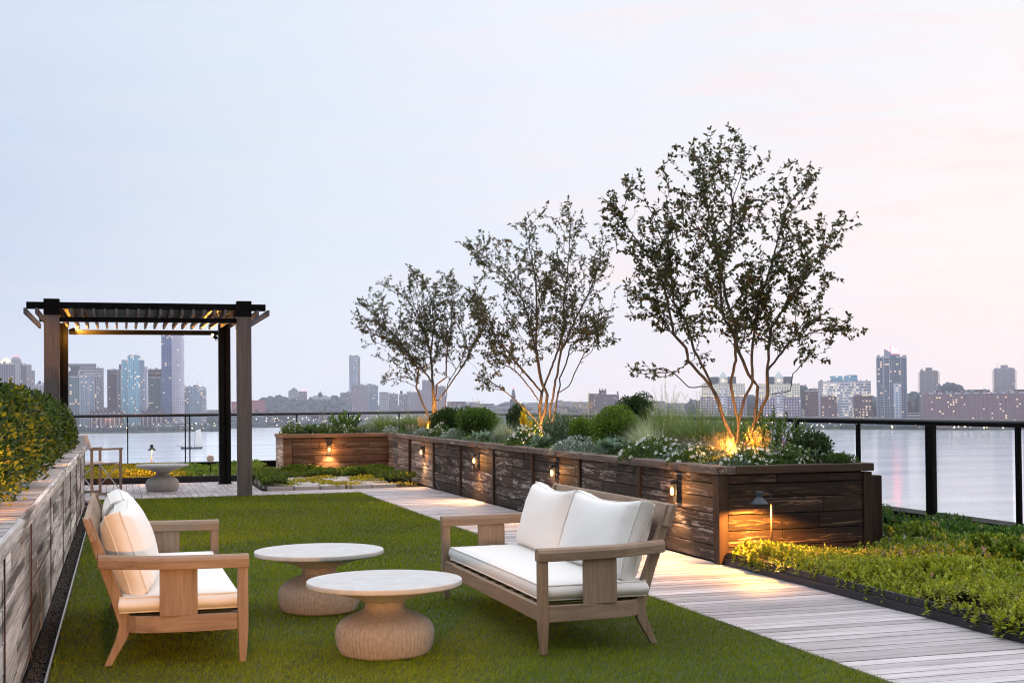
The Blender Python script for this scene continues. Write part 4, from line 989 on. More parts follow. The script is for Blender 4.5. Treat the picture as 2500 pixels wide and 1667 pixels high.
    for p, i in ed:
        if rad[p] > rad[i] * 1.7 and p > 0:
            rr = Nd[p] + rad[i] * 1.15 * (S[i][None] * np.cos(an)[:, None] + U[i][None] * np.sin(an)[:, None]); V2.append(rr); a0 = nb + extra; extra += K
        else: a0 = p * K
        for q in range(K): Fl.append((a0 + q, a0 + (q + 1) % K, i * K + (q + 1) % K, i * K + q))
    mesh_arrays('trunk', np.concatenate(V2), np.array(Fl), np.ones((nb + extra, 3)), BARK, t, smooth=True)
    # leaves hang on the thin twigs
    tw = np.where((LV >= 1) & (rad < .0042) & (np.arange(n) >= 1) & (Nd[:, 2] > dz + .42))[0]
    w = np.where([len(kids[i]) == 0 for i in tw], 2.2, 1.0); pk = r.choice(tw, nleaf, p=w / w.sum())
    P = Nd[pk] + (Nd[np.array(Pa)[pk]] - Nd[pk]) * r.random((nleaf, 1)) + r.normal(0, .004, (nleaf, 3))
    d = unit(D[pk]) * .6 + r.normal(0, .55, (nleaf, 3)) + np.array([0, 0, -droop]); f = FB()
    c = np.array([.030, .042, .012]) + r.random((nleaf, 1)) * np.array([.045, .055, .014]); m = r.random(nleaf); c[m < .16] = (.11, .055, .014); c[m > .93] = (.15, .10, .02)
    f.leaves(P, d, unit(r.normal(size=(nleaf, 3)) + np.array([0, 0, .8])), ll * r.uniform(.6, 1.2, nleaf), ll * .5 * r.uniform(.75, 1.2, nleaf), c)
    f.build('crown', TREELEAF, t)
    return t
T1S = [[(-.01,-.01),(-.09,.15),(-.17,.39),(-.24,.49),(-.41,.68),(-.43,.79),(-.54,.91),(-.59,1.21),(-.68,1.5),(-.83,1.69),(-1.04,1.96)],[(-.17,.39),(-.26,.6),(-.35,.77),(-.42,1.04),(-.52,1.19),(-.55,1.54),(-.6,1.92)],[(.04,.07),(.04,.14),(-.01,.33),(-.04,.49),(0,.68),(-.01,.96),(-.1,1.21),(-.17,1.53),(-.26,1.95),(-.33,2.39)],[(.16,.07),(.19,.2),(.22,.45),(.14,.56),(.05,.79),(.04,.92),(-.06,1.06),(-.08,1.25),(-.09,1.46),(0,1.72),(.05,2.06),(-.02,2.63)],[(.04,.14),(.1,.37),(.16,.48),(.16,.77),(.21,1.15),(.34,1.53),(.46,2.0),(.66,2.29)],[(.19,.11),(.23,.22),(.29,.37),(.28,.58),(.31,.96),(.45,1.18),(.68,1.49),(.88,1.79)],[(.29,.37),(.5,.41),(.54,.56),(.67,.67)],[(.28,.58),(.49,.84),(.77,.95),(1.07,.95)],[(-.2,.45),(-.39,.45),(-.52,.59),(-.84,.57)]]
T1E = [(-1.19,1.94),(-1.09,2.26),(-.94,2.38),(-.67,2.32),(-.56,2.53),(-.33,2.58),(-.08,2.75),(.02,2.65),(.22,2.64),(.49,2.53),(.7,2.36),(.88,2.24),(.8,2.0),(1.07,1.82),(1.01,1.63),(1.03,1.5),(.93,1.33),(.96,1.12),(1.09,.95),(.86,.8),(.84,.65),(.67,.59),(.29,.77),(.1,.72),(-.2,.72),(-.27,.87),(-.5,.81),(-.65,.8),(-.78,1.01),(-.99,1.1),(-.95,1.24),(-.99,1.41),(-.97,1.58),(-1.02,1.73)]
T1F = [(-.88,.53),(-.79,.7),(-.56,.62),(-.5,.47),(-.85,.46)]
T2S = [[(0,.03),(-.02,.18),(.01,.41),(.06,.54),(.15,.75),(.22,.94),(.32,1.24),(.31,1.57),(.37,2.0),(.41,2.53),(.41,2.8)],[(0,.04),(.06,.23),(.08,.38),(.02,.51),(-.02,.7),(-.06,.97),(-.12,1.24),(-.22,1.62),(-.43,1.93),(-.69,2.19),(-.93,2.34)],[(.11,.09),(.11,.18),(.16,.41),(.22,.71),(.26,.94),(.35,1.12),(.47,1.39),(.63,1.69),(.78,2.07)],[(.16,.09),(.18,.19),(.22,.41),(.25,.51),(.24,.59),(.33,.78),(.39,1.01),(.7,1.2)],[(-.03,.01),(-.19,.18),(-.37,.35),(-.52,.47),(-.75,.64),(-.97,.87)],[(.01,.41),(-.13,.58),(-.28,.76),(-.44,.97),(-.67,1.28),(-.81,1.55)],[(-.02,.29),(-.14,.47),(-.34,.71),(-.49,.79)],[(.25,.42),(.36,.49),(.53,.84),(.66,.93)],[(-.06,.97),(-.04,1.39),(-.05,1.85),(-.13,2.3),(-.2,2.61)]]
T2E = [(-.98,2.34),(-.9,2.48),(-.5,2.42),(-.22,2.67),(.01,2.79),(.29,2.72),(.4,2.88),(.57,2.66),(.85,2.55),(.93,2.21),(.98,1.64),(.89,1.31),(1.0,1.03),(.72,.97),(.55,.8),(.21,.97),(-.13,.75),(-.52,.42),(-.8,.48),(-.74,.82),(-.85,1.21),(-.96,1.55),(-.9,2.0)]
T3S = [[(-.02,-.04),(-.14,.26),(-.25,.54),(-.2,.83),(-.33,1.06),(-.51,1.31),(-.88,1.73),(-1.15,1.98)],[(.05,.03),(.05,.3),(.05,.6),(-.15,.88),(-.33,1.08),(-.61,1.31),(-.99,1.46)],[(.05,.6),(.01,1.06),(-.1,1.52),(-.3,1.97),(-.41,2.43)],[(.1,.03),(.08,.3),(.12,.58),(.28,.69),(.29,1.06),(.38,1.51),(.41,2.08),(.34,2.38)],[(.14,.3),(.35,.58),(.6,.94),(.83,1.39),(.91,1.85)],[(.23,.03),(.26,.3),(.29,.6),(.49,.94)],[(.01,1.06),(.08,1.63),(.04,2.09),(-.05,2.31)]]
T3E = [(-1.37,1.87),(-1.12,2.14),(-1.08,2.35),(-.87,2.41),(-.69,2.46),(-.41,2.59),(-.14,2.54),(0,2.31),(.18,2.45),(.5,2.45),(.5,2.24),(.73,2.19),(.95,2.03),(1.02,1.71),(.95,1.39),(.72,1.17),(.6,.82),(.26,.94),(.03,.8),(-.2,.6),(-.54,.72),(-.89,.54),(-.91,.77),(-.7,.95),(-.97,1.0),(-1.15,1.16),(-1.11,1.41),(-1.31,1.66)]
tree('largest multi stem tree nearest the camera at the right end of the long planter', (5.2, 10.545, .973), T1S, [([(x * .98, z * .985 + .01) for x, z in T1E], .96), (T1F, .04)], .62, 900, 15000, .045, 3)
tree('middle multi stem tree with one low stem leaning far left', (5.2, 16.065, 1.017), T2S, [(T2E, 1)], .7, 900, 14500, .043, 5)
tree('farthest and smallest multi stem tree at the inside corner of the planter', (5.2, 22.33, 1.056), T3S, [(T3E, 1)], .75, 900, 14000, .047, 9)
for lb, (x, y, z), tg, e in (('small uplight glowing among the stems of the biggest tree', (5.08, 10.30, ZB), (.12, .35, 1.2), 28), ('small uplight among the white petunias under the middle tree', (5.05, 15.85, ZB), (.1, .3, 1.2), 110), ('small uplight at the foot of the farthest tree', (5.06, 21.95, ZB), (.1, .4, 1.2), 130), ('bright uplight showing between the stems of the farthest tree', (5.45, 22.3, ZB + .33), (-.25, -.15, .5), 14)):
    u = thing('uplight', lb, 'garden light', (x, y, z), group='tree uplights'); d = Vector(tg).normalized()
    MB().tube([(0, 0, 0), (0, 0, .05)], .006, 6).build('stake', BLACKP, u); MB().tube([Vector((0, 0, .05)), Vector((0, 0, .05)) + d * .08], .022, 12).build('housing', BLACKP, u)
    q = Vector((0, 0, .05)) + d * .082; MB().tube([q, q + d * .006], .018, 10).build('lens', BULBS, u)
    lamp('SPOT', q + d * .012, e, (1, .45, .11), to=q + d, size=110, blend=.6, parent=u)
    lamp('POINT', Vector((0, -.03, .20)), 30 if e > 20 else 3, (1, .42, .08), parent=u)

# ------------------------------------------------------------------ hedge on the left
def hedge():
    t = thing('hedge', 'dense green hedge on the raised bed at the left, lit amber in patches', 'hedge', (-1.3, 11, .70))
    def surf(n):
        y = rng.uniform(5.9, 17.85, n); s = rng.random(n); P = np.zeros((n, 3)); Nn = np.zeros((n, 3))
        ht = .64 + .05 * np.sin(y * 1.9) + .04 * np.sin(y * 4.3 + 1) - .10 * np.clip((y - 14.5) / 3.3, 0, 1) ** 2
        a = s * 2.35 - .12; rx = .66; x = -1.25 + rx * np.cos(np.clip(a, 0, 1.57)) ** .75; z = ht * np.sin(np.clip(a, 0, 1.57)) ** .62
        top = a > 1.57; x[top] = -1.25 - (a[top] - 1.57) * 1.2; z[top] = ht[top]
        endc = np.clip((17.85 - y) / .5, 0, 1) ** .5; z *= .55 + .45 * endc; x = -1.25 + (x + 1.25) * (.7 + .3 * endc)
        lump = .035 * np.sin(y * 8 + 3 * z) + .04 * np.sin(y * 3.1 + 9 * z + x * 5) + .03 * np.sin(y * 15 + 11 * z)
        nx = np.cos(np.clip(a, 0, 1.57)); nz = np.sin(np.clip(a, 0, 1.57)); x += nx * lump; z += nz * lump
        return np.stack([x, y, z + .06], 1), np.stack([nx, 0 * nx, nz], 1)
    n = 50000; P, Nn = surf(n); P -= Nn * (.17 * rng.random((n, 1)) ** 1.5 - .025)
    keep = np.ones(n, bool)
    for lx, ly, lz, _, _, _ in HEDGE_LAMPS:  # foliage trimmed back around each lamp head
        dz_ = lz - .70 - .06 - P[:, 2]; dr = np.hypot(P[:, 0] - lx - .03, P[:, 1] - ly); keep &= ~((np.abs(dz_ - .02) < .10) & (dr < .09) & (P[:, 1] > ly - .1))
    P = P[keep]; Nn = Nn[keep]; n = len(P)
    f = FB(); far = np.clip((P[:, 1] - 5) / 12, 0, 1)
    f.leaves(P - np.array([-1.3, 11, 0]), Nn + rng.normal(0, .8, (n, 3)) + np.array([0, 0, .3]), rdir(n), (.034 + .012 * far) * rng.uniform(.7, 1.3, n), .019 + .006 * far, cvar(n, (.0165, .0375, .006), (.062, .094, .013), (.012, .028, .006), .2))
    f.build('foliage', LEAF, t)
    m = MB(); 
    m.box(.1 - .75, .1 + .22, -4.9, 6.5, .02, .50, .5).build('branches', m_plain('hedge_core', lin('#15180c'), 1, 0, .5, 30), t, bevel=.15, seg=3)  # solid dark core added behind the leaves to block seeing through
hedge()

# ------------------------------------------------------------------ ground cover (sedum) beds
def sedum(name, label, spots, cols, size=.03, kinds=None):
    """spots: (x,y,z,colour) rosette positions; every rosette is a whorl of fleshy leaves"""
    P = np.array([s[:3] for s in spots]); C0 = np.array([s[3] for s in spots]); n = len(P); f = FB(); k = 16
    P = P + np.array([0, 0, 1]) * rng.uniform(-.022, .012, (n, 1)); tilt = rng.normal(0, .22, (n, 3)) * np.array([1, 1, 0])
    szv = np.where(C0[:, 0] > C0[:, 1] * .95, .72, 1.0) * (1 + .35 * np.sin(P[:, 0] * 2.3 + 1.7 * np.sin(P[:, 1] * 1.9))) * rng.uniform(.75, 1.3, n)
    for i in range(k):
        q = i / (k - 1); el = -.15 + 1.45 * q; an = i * 2.4 + rng.uniform(0, 6.28, n); D = np.stack([np.cos(an) * math.cos(el), np.sin(an) * math.cos(el), np.full(n, math.sin(el))], 1) + rng.normal(0, .14, (n, 3)) + tilt
        L = szv * size * (.95 - .38 * q) * rng.uniform(.8, 1.25, n)
        f.leaves(P + (np.array([0, 0, 1]) + tilt) * (szv * size)[:, None] * (-1.1 + 1.3 * q), D, np.array([0, 0, 1.]) + rng.normal(0, .25, (n, 3)), L, L * .66, C0 * rng.uniform(.7, 1.3, (n, 1)))
    o = f.build(name, LEAF); tag(o, label, 'ground cover', kind='stuff'); return o
def mound(x, y): return .5 + .28 * math.sin(x * 4.1 + 1.7 * math.sin(y * 2.3)) + .22 * math.sin(y * 5.3 + x * 2.2)
YEL = np.array((.52, .42, .025)); YG = np.array((.32, .36, .035)); GRN = np.array((.11, .20, .03)); DGR = np.array((.045, .115, .025)); PNK = np.array((.46, .34, .24))
sp_ = []
for i in range(17500):
    x = rnd.uniform(4.60, 7.34); y = 4.6 + 7.9 * rnd.random() ** 1.25
    if y > 9.42 and x < 6.26: continue
    if y > 10.1 and rnd.random() < .35 and x < 6.9: continue
    if 9.75 < y < 11.0 and 6.45 < x < 7.12: continue
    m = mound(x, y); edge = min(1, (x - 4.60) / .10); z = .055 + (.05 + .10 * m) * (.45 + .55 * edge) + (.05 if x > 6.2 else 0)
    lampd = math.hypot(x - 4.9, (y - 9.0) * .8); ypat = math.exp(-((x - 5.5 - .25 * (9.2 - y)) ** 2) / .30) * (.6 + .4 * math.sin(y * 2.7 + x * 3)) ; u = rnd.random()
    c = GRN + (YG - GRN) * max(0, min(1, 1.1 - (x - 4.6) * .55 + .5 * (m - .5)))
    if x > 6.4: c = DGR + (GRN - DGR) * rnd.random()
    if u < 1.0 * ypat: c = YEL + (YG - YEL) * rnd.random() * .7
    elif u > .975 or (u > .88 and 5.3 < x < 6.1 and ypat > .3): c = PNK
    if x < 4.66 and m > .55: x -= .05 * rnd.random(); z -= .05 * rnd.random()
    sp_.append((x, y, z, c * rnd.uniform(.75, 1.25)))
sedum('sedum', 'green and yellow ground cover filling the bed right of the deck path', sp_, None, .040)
sp_ = []
for i in range(9000):
    x = rnd.uniform(-2.8, 2.74); y = rnd.uniform(23.06, 27.4); m = mound(x * .8, y * .8)
    if x > 1.2 and (x * 1.7 + y * 2.3) % 1.2 < .34 and y < 26: continue
    yv = max(0, 1 - abs(x - .1) / 1.5) * (.6 + .6 * m) + .3 * (m - .4)
    c = GRN + (YEL * .9 - GRN) * max(0, min(1, yv + .25 * rnd.random()));
    if x > 1.1: c = GRN * 1.2 + (YG - GRN) * rnd.random() * m
    if x > 2.1 and rnd.random() < .4: c = YEL * .8
    sp_.append((x, y, .07 + .10 * m, c * rnd.uniform(.75, 1.25)))
sedum('sedum', 'yellow and green ground cover in the bed behind the pergola deck', sp_, None, .040)
sp_ = []
for i in range(5200):
    x = rnd.uniform(2.10, 4.56); y = rnd.uniform(20.12, 23.44); m = mound(x * 1.6, y * 1.3)
    back = y > 22.6 or (x > 4.1 and y > 20.5) or x < 2.45
    if not back and (m < .5 or rnd.random() < .25): continue
    c = GRN * .8 + (YG - GRN) * .5 * rnd.random() if back else YG + (YEL - YG) * max(0, min(1, (m - .3) * 1.4 * rnd.random() + (.35 if x > 3.0 else .1)))
    if not back and rnd.random() < .06: c = PNK
    sp_.append((x, y, (.10 + .12 * m if back else .05 + .07 * (m - .4)), c * rnd.uniform(.75, 1.25)))
sedum('sedum', 'tufted ground cover between the pavers in front of the far planter', sp_, None, .040)
for i in range(8):
    for j in range(6):
        x = 2.16 + j * .40 + (.12 if i % 2 else 0); y = 20.13 + i * .34
        if x + .34 > 4.2 or y > 22.6: continue
        p = MB().box(x, x + .37, y, y + .27, -.03, .055 + rnd.uniform(-.003, .003), rnd.uniform(.9, 1.05)).build('paver', STONE, bevel=.004)
        tag(p, 'flat pale stone paver set among ground cover before the far planter', 'paver', 'pavers before the far planter')
for k, (x, y) in enumerate(((6.66, 10.30), (6.72, 10.66))):
    p = MB().box(x, x + .36, y, y + .27, 0, .055).build('stepping_stone', STONE, bevel=.006)
    tag(p, ('nearer' if k == 0 else 'farther') + ' of two pale stepping stones in the ground cover by the right railing', 'stepping stone')
for (x, y) in ((1.35, 23.5), (1.75, 23.7), (2.2, 23.45), (1.6, 24.2), (2.3, 24.4)):
    p = MB().box(x, x + .34, y, y + .26, .0, .085).build('paver', STONE, bevel=.004)
    tag(p, 'flat pale stone paver in the bed behind the right posts of the pergola', 'paver', 'pavers behind the pergola')
# fallen petals / crumbs on the deck path
f = FB(); n = 70; P = np.stack([rng.uniform(3.5, 4.5, n), rng.normal(16.6, 1.2, n), np.full(n, .003)], 1); f.leaves(P, rdir(n) * np.array([1, 1, .1]), np.tile([0, 0, 1.], (n, 1)), .028, .02, cvar(n, (.03, .025, .02), (.07, .05, .03)))
tag(f.build('fallen_leaves', LEAF), 'small dark fallen leaves scattered on the far part of the deck path', 'leaves', kind='stuff')
# ------------------------------------------------------------------ river, far land, woods
WZ = -40.0
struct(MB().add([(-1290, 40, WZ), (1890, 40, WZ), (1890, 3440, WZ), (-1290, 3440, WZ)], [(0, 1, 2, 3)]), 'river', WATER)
shore = [(-880, 2080), (-400, 2110), (-60, 2140), (60, 2105), (104, 2150), (140, 2240), (190, 2380), (245, 2440), (420, 2440), (600, 2330), (740, 2120), (830, 1760), (930, 1640), (1010, 1530), (1120, 1420), (1250, 1300), (1500, 1000)]
def land():
    V = []; F = []
    nb = 9
    for (x, y) in shore:
        d = math.hypot(x, y); ux, uy = x / d, y / d
        for k in range(nb):
            q = [0, 0, 60, 200, 400, 600, 750, 850, 920][k]
            h = WZ - 1 if k == 0 else -37.5 + max(0, q - 260) * .030 * (1 + .35 * math.sin(x * .013 + k)) if q < 860 else -37.5 + 34 + 6 * math.sin(x * .017 + k)
            V.append((x + ux * q, y + uy * q, h))
    for i in range(len(shore) - 1):
        for k in range(nb - 1): a = i * nb + k; F.append((a, a + nb, a + nb + 1, a + 1))
    struct(MB().add(V, F), 'far_shore', LAND, smooth=False)
land()
ICO = None
def blob_mesh(pts, name, label, disp=.35):
    global ICO
    if ICO is None:
        bm = bmesh.new(); bmesh.ops.create_icosphere(bm, subdivisions=2, radius=1); ICO = (np.array([v.co[:] for v in bm.verts]), np.array([[v.index for v in f.verts] for f in bm.faces])); bm.free()
    V0, F0 = ICO; Vs = []; Fs = []; Cs = []; b = 0
    for (x, y, z, r, h) in pts:
        nz = 1 + disp * rng.normal(0, .5, (len(V0), 1)); Vs.append(V0 * nz * np.array([r, r, h]) + np.array([x, y, z])); Fs.append(F0 + b); Cs.append(np.full((len(V0), 3), rng.uniform(.7, 1.2))); b += len(V0)
    o = mesh_arrays(name, np.concatenate(Vs), np.concatenate(Fs), np.concatenate(Cs), WOODS); tag(o, label, 'woods', kind='stuff')
def polar(px, dist):
    """bearing of a picture column as a plan direction"""
    a = YAW + math.atan((px - 1250) / 3200); return dist * math.sin(a), dist * math.cos(a)
pts = []
for i in range(150):
    px = rnd.uniform(455, 640); d = rnd.uniform(2500, 2900); x, y = polar(px, d); pts.append((x, y, -34 + rnd.uniform(0, 6) + max(0, (d - 2600) * .03), rnd.uniform(6, 12), rnd.uniform(7, 14)))
for i in range(260):
    px = rnd.uniform(640, 860); d = rnd.uniform(2720, 3100); x, y = polar(px, d); pts.append((x, y, -24 + (d - 2700) * .085 + rnd.uniform(-4, 4), rnd.uniform(7, 14), rnd.uniform(8, 14)))
for i in range(90):
    px = rnd.uniform(1030, 1720); d = rnd.uniform(2850, 3250); x, y = polar(px, d); pts.append((x, y, -19 + rnd.uniform(-6, 7), rnd.uniform(8, 16), rnd.uniform(6, 10)))
blob_mesh(pts, 'far_woods', 'wooded ridge of the far shore in the middle of the view')
pts = []
for i in range(260):
    px = rnd.uniform(1690, 2560); d = rnd.uniform(2150, 2600); x, y = polar(px, d); pts.append((x, y, -6 + rnd.uniform(-8, 12) + 10 * math.sin(px * .017), rnd.uniform(8, 16), rnd.uniform(9, 16)))
blob_mesh(pts, 'far_woods', 'wooded hills behind the buildings on the right')
pts = []
for i in range(230):
    px = rnd.uniform(1700, 2560); x, y = polar(px, 0); k = 1
    for a, b in zip(shore, shore[1:]):
        aa, ab = math.atan2(a[0], a[1]), math.atan2(b[0], b[1]); t_ = math.atan2(x + 1e-9, y + 1e-9) if 0 else YAW + math.atan((px - 1250) / 3200)
        if aa <= t_ <= ab: f_ = (t_ - aa) / (ab - aa); k = math.hypot(a[0], a[1]) * (1 - f_) + math.hypot(b[0], b[1]) * f_
    d = k + rnd.uniform(8, 50); x, y = polar(px, d); big = 1.5 if px > 2230 else .8; pts.append((x, y, -36, rnd.uniform(4, 8) * big, rnd.uniform(4, 8) * big))
for i in range(170):
    px = rnd.uniform(120, 560); x, y = polar(px, rnd.uniform(2150, 2260)); pts.append((x, y, -36, rnd.uniform(3, 6), rnd.uniform(4, 9)))
for i in range(120):
    px = rnd.uniform(560, 1000); x, y = polar(px, rnd.uniform(2455, 2560)); pts.append((x, y, -36, rnd.uniform(5, 9), rnd.uniform(5, 9)))
blob_mesh(pts, 'shore_trees', 'dark trees lining the water on the far shore')

# ------------------------------------------------------------------ city
CZ = -38.0
PALE = lin('#b9b4c2'); LAV = lin('#a8a4b6'); BRICK = lin('#7a5558'); DBRICK = lin('#63404c'); GREYB = lin('#8e8b96'); TEAL = lin('#6d9db3'); GLD = lin('#2f3a4c'); GLB = lin('#51637c'); WHT = lin('#d6d4da')
FAC = dict(
 condo=m_facade('facade_condo', GREYB, GLD, 3.6, 3.0, .62, .62, .17, seed=1),
 bandw=m_facade('facade_banded', WHT, GLD, 40, 4.0, .98, .42, .10, seed=2),
 front=m_facade('facade_grid', lin('#8fa0b0'), GLB, 3.4, 3.1, .66, .6, .14, seed=3),
 brick=m_facade('facade_brick', DBRICK, GLD, 4.2, 3.2, .42, .5, .10, seed=4),
 teal=m_facade('facade_teal', lin('#9fc3d0'), lin('#3f7f9c'), 3.0, 3.2, .8, .68, .09, seed=5, grough=.12),
 dark=m_facade('facade_dark', lin('#6f7f8a'), lin('#27424f'), 4.0, 3.3, .74, .55, .10, seed=6),
 tower=m_facade('facade_tower', lin('#e2d6de'), lin('#4f6288'), 3.3, 3.5, .86, .58, .045, seed=7, grough=.12),
 tgrey=m_facade('facade_tower_dark', lin('#6f7fa3'), lin('#22345a'), 3.3, 3.5, .82, .7, .05, seed=8, grough=.12),
 slab=m_facade('facade_slab', lin('#8b8292'), lin('#b5b2c0'), 4.4, 4.1, .45, .36, .06, seed=9),
 thin=m_facade('facade_thin', lin('#e0e7f2'), lin('#7aa0cc'), 3.6, 3.6, .66, .66, .03, seed=10),
 low=m_facade('facade_low', lin('#9a94a2'), GLD, 4.5, 3.6, .5, .45, .12, seed=11),
 redb=m_facade('facade_red', lin('#b0707a'), lin('#8a5c66'), 7, 6, .4, .3, .03, seed=12),
 office=m_facade('facade_office', lin('#cfcbd2'), lin('#5a6074'), 2.6, 3.9, .9, .5, .55, seed=13, litst=1.3, litcol=(1, .82, .58, 1)),
 obrick=m_facade('facade_office_brick', lin('#6d4a52'), lin('#41404f'), 4.6, 3.9, .55, .5, .42, seed=14, litst=1.3, litcol=(1, .80, .52, 1)),
 mon=m_facade('facade_cornice', lin('#e0d8c8'), lin('#3f4152'), 3.6, 3.7, .42, .45, .05, seed=15),
 monb=m_facade('facade_purple_brick', lin('#6f5f70'), lin('#b5b4c6'), 3.9, 4.0, .5, .46, .10, seed=16),
 wt=m_facade('facade_hotel', lin('#7f8496'), lin('#2c3549'), 3.1, 3.3, .78, .62, .08, seed=17, grough=.12),
 wtl=m_facade('facade_hotel_light', lin('#bfc5d2'), lin('#4d5f78'), 4.4, 3.3, .62, .46, .16, seed=18),
 conc=m_facade('facade_concrete', lin('#a9a3ac'), lin('#6d6b7b'), 3.2, 3.0, .5, .45, .07, seed=19),
 qb=m_facade('facade_long_brick', lin('#7d6268'), lin('#4a4150'), 3.4, 3.0, .5, .5, .15, seed=20, litst=3.6),
)
ROOFL = m_plain('roof_pale', lin('#8d8f9b'), .8, 0, .15, .2); ROOFD = m_plain('roof_dark', lin('#4f5361'), .8, 0, .15, .2); PYR = m_plain('roof_copper', lin('#b9c2c4'), .6, 0, .1, .3)
DOMEM = m_emit('lit_dome', (1, .93, .78, 1), 1.05); BALC = m_plain('balcony_slab', lin('#b0adb8'), .8, 0, .1, .3); LITW = m_emit('lit_cornice', (1, .85, .55, 1), 1.2)
REDN = m_emit('red_sign', (1, .05, .09, 1), 45); LOGO = m_emit('white_sign', (.95, .95, 1, 1), .9); REDL = m_emit('red_beacon', (1, .1, .12, 1), 6); WLT = m_emit('white_light', (1, .85, .65, 1), 4.5); CLOCK = m_emit('clock_face', (1, .93, .8, 1), 1.0)

class B:
    """a building: local x along its front, -y toward the water, z up from its base"""
    def __init__(s, name, label, x, y, cat='building', group=None, yaw=0):
        s.t = thing(name, label, cat, (x, y, CZ), -math.atan2(x, y) + yaw, group)
    def box(s, part, fac, x0, x1, y0, y1, z0, z1, bevel=0, label=None):
        o = MB().box(x0, x1, y0, y1, z0, z1).build(part, FAC.get(fac, fac) if isinstance(fac, str) else fac, s.t, bevel=bevel)
        if label: o['label'] = label
        return o
    def slabs(s, x0, x1, y0, y1, z0, z1, dz, over=.9, h=.7, mat=None):
        m = MB(); z = z0
        while z < z1: m.box(x0 - over, x1 + over, y0 - over, y1 + over, z, z + h); z += dz
        o = m.build('floor_slabs', mat or BALC, s.t); o['kind'] = 'stuff'
    def tank(s, x, y, z, r=2.2, h=4):
        m = MB(); m.lathe([(r, 2), (r, 2 + h), (.01, 3.6 + h)], (x, y, z), 12)
        for a in (0, 1.57, 3.14, 4.71): m.bar((x + r * .7 * math.cos(a), y + r * .7 * math.sin(a), z), (x + r * .7 * math.cos(a), y + r * .7 * math.sin(a), z + 2), .4, .4)
        m.build('water_tank', ROOFD, s.t)
H0 = 38.0
b = B('apartment_tower', 'broad apartment tower with glowing pale dome at the far left edge of the city', -179, 2253); w = 25
b.box('wall', 'condo', -w, w, -12, 12, 0, 71 + H0); b.box('wall', 'conc', 17, 25.6, -12.6, 5, 0, 73 + H0)
MB().lathe([(9.5, 0), (8.5, 4), (5.5, 8), (1, 10.5), (.01, 11)], (4, 0, 71 + H0), 24).build('dome', DOMEM, b.t, smooth=True)
MB().lathe([(8.5, 0), (7.5, 6), (4.5, 9.5), (4.2, 10), (.01, 10)], (19, 0, 73 + H0), 12).build('roof_crown', ROOFL, b.t)
for q in (-3, 0, 3): MB().lathe([(.01, 0), (.8, .8), (.01, 1.6)], (19 + q, -3, 83 + H0), 6).build('beacon', REDL, b.t)
b = B('apartment_tower', 'grey concrete apartment tower with stepped right side just left of the pergola', -149, 2295)
b.box('wall', 'condo', -10, 2, -9, 9, 0, 72.3 + H0); b.box('wall', 'conc', 2.1, 10, -8, 8, 0, 71.5 + H0); b.box('wall', 'conc', 10.1, 15, -7, 7, 0, 62 + H0)
b = B('apartment_building', 'low pale apartment block between the hedge and the pergola post', -131, 2196); b.box('wall', 'low', -20, 3, -9, 9, 0, 31 + H0); b.box('wall', 'low', 3.1, 20, -8, 8, 0, 36 + H0); b.tank(10, 0, 36 + H0)
b = B('bank_tower', 'wide slate coloured office slab with round white emblem near its top', -65, 2385)
b.box('wall', 'low', -26, 26, -8, 10, 0, 75.6 + H0); b.box('wall', ROOFD, -26, 1, -9.5, -8.1, 0, 72 + H0)
m = MB()
for k in range(4):  # four bevelled bars around a square eye
    c_, s_ = math.cos(k * math.pi / 2), math.sin(k * math.pi / 2)
    pl_ = [(-2.1, 1.3), (.9, 1.3), (3.0, 3.4), (-.9, 3.4), (-2.1, 2.4)]
    V = [(p * c_ - q * s_ - 19.5, -9.9, p * s_ + q * c_ + 66 + H0) for p, q in pl_]; V += [(x, -9.6, z) for x, _, z in V]
    m.add(V, [(0, 1, 2, 3, 4), (9, 8, 7, 6, 5)] + [(i, i + 5, (i + 1) % 5 + 5, (i + 1) % 5) for i in range(5)])
m.build('emblem', LOGO, b.t)
b = B('office_building', 'white office building with dark ribbon windows right of the emblem slab', -46, 2325); b.box('wall', 'bandw', -20, 20, -8, 8, 0, 65.7 + H0); b.box('wall', 'condo', -20.5, -12, -8.8, -8.1, 0, 60 + H0)
b = B('apartment_building', 'blue grey apartment block with glass bays in front of the white banded offices', -54, 2238)
b.box('wall', 'dark', -24, -8, -10, 8, 0, 50 + H0); b.box('wall', 'front', -7.9, 14, -11, 8, 0, 52 + H0); b.box('wall', 'condo', 14.1, 25, -9, 8, 0, 51 + H0); b.box('penthouse', ROOFL, -12, 18, -4, 6, 52 + H0, 55 + H0)
for x in (-8, -1, 6, 14): b.box('pilaster', BALC, x - .5, x + .5, -11.6, -11.1, 0, 53 + H0)
b = B('apartment_tower', 'brown brick apartment tower left of the teal glass tower', -6, 2300)
b.box('wall', 'brick', -14, 2, -10, 10, 0, 62 + H0); b.box('wall', 'condo', 2.1, 14, -11, 9, 0, 63 + H0); b.box('penthouse', 'brick', 5, 14, -4, 6, 63 + H0, 72 + H0); b.slabs(-14, 14, -11, 10, 56 + H0, 65 + H0, 3.4, .6)
for x in (2, 8, 13): b.box('pilaster', BALC, x - .5, x + .5, -11.8, -11.1, 0, 64 + H0)
b = B('glass_tower', 'teal glass tower with stepped top seen through the pergola', 23, 2240)
b.box('wall', 'teal', -20, -10, -9, 9, 0, 76 + H0); b.box('wall', 'teal', -9.9, 9, -12, 10, 0, 84 + H0); b.box('wall', 'front', 9.1, 16, -10, 9, 0, 77 + H0); b.box('wall', 'tower', 14, 21, -6, 9.5, 0, 66 + H0)
for x in (-20, -10, 0, 9): b.box('mullion', BALC, x - .4, x + .4, -12.6, -12.1, 0, 84.5 + H0 if abs(x) < 11 else 70 + H0)
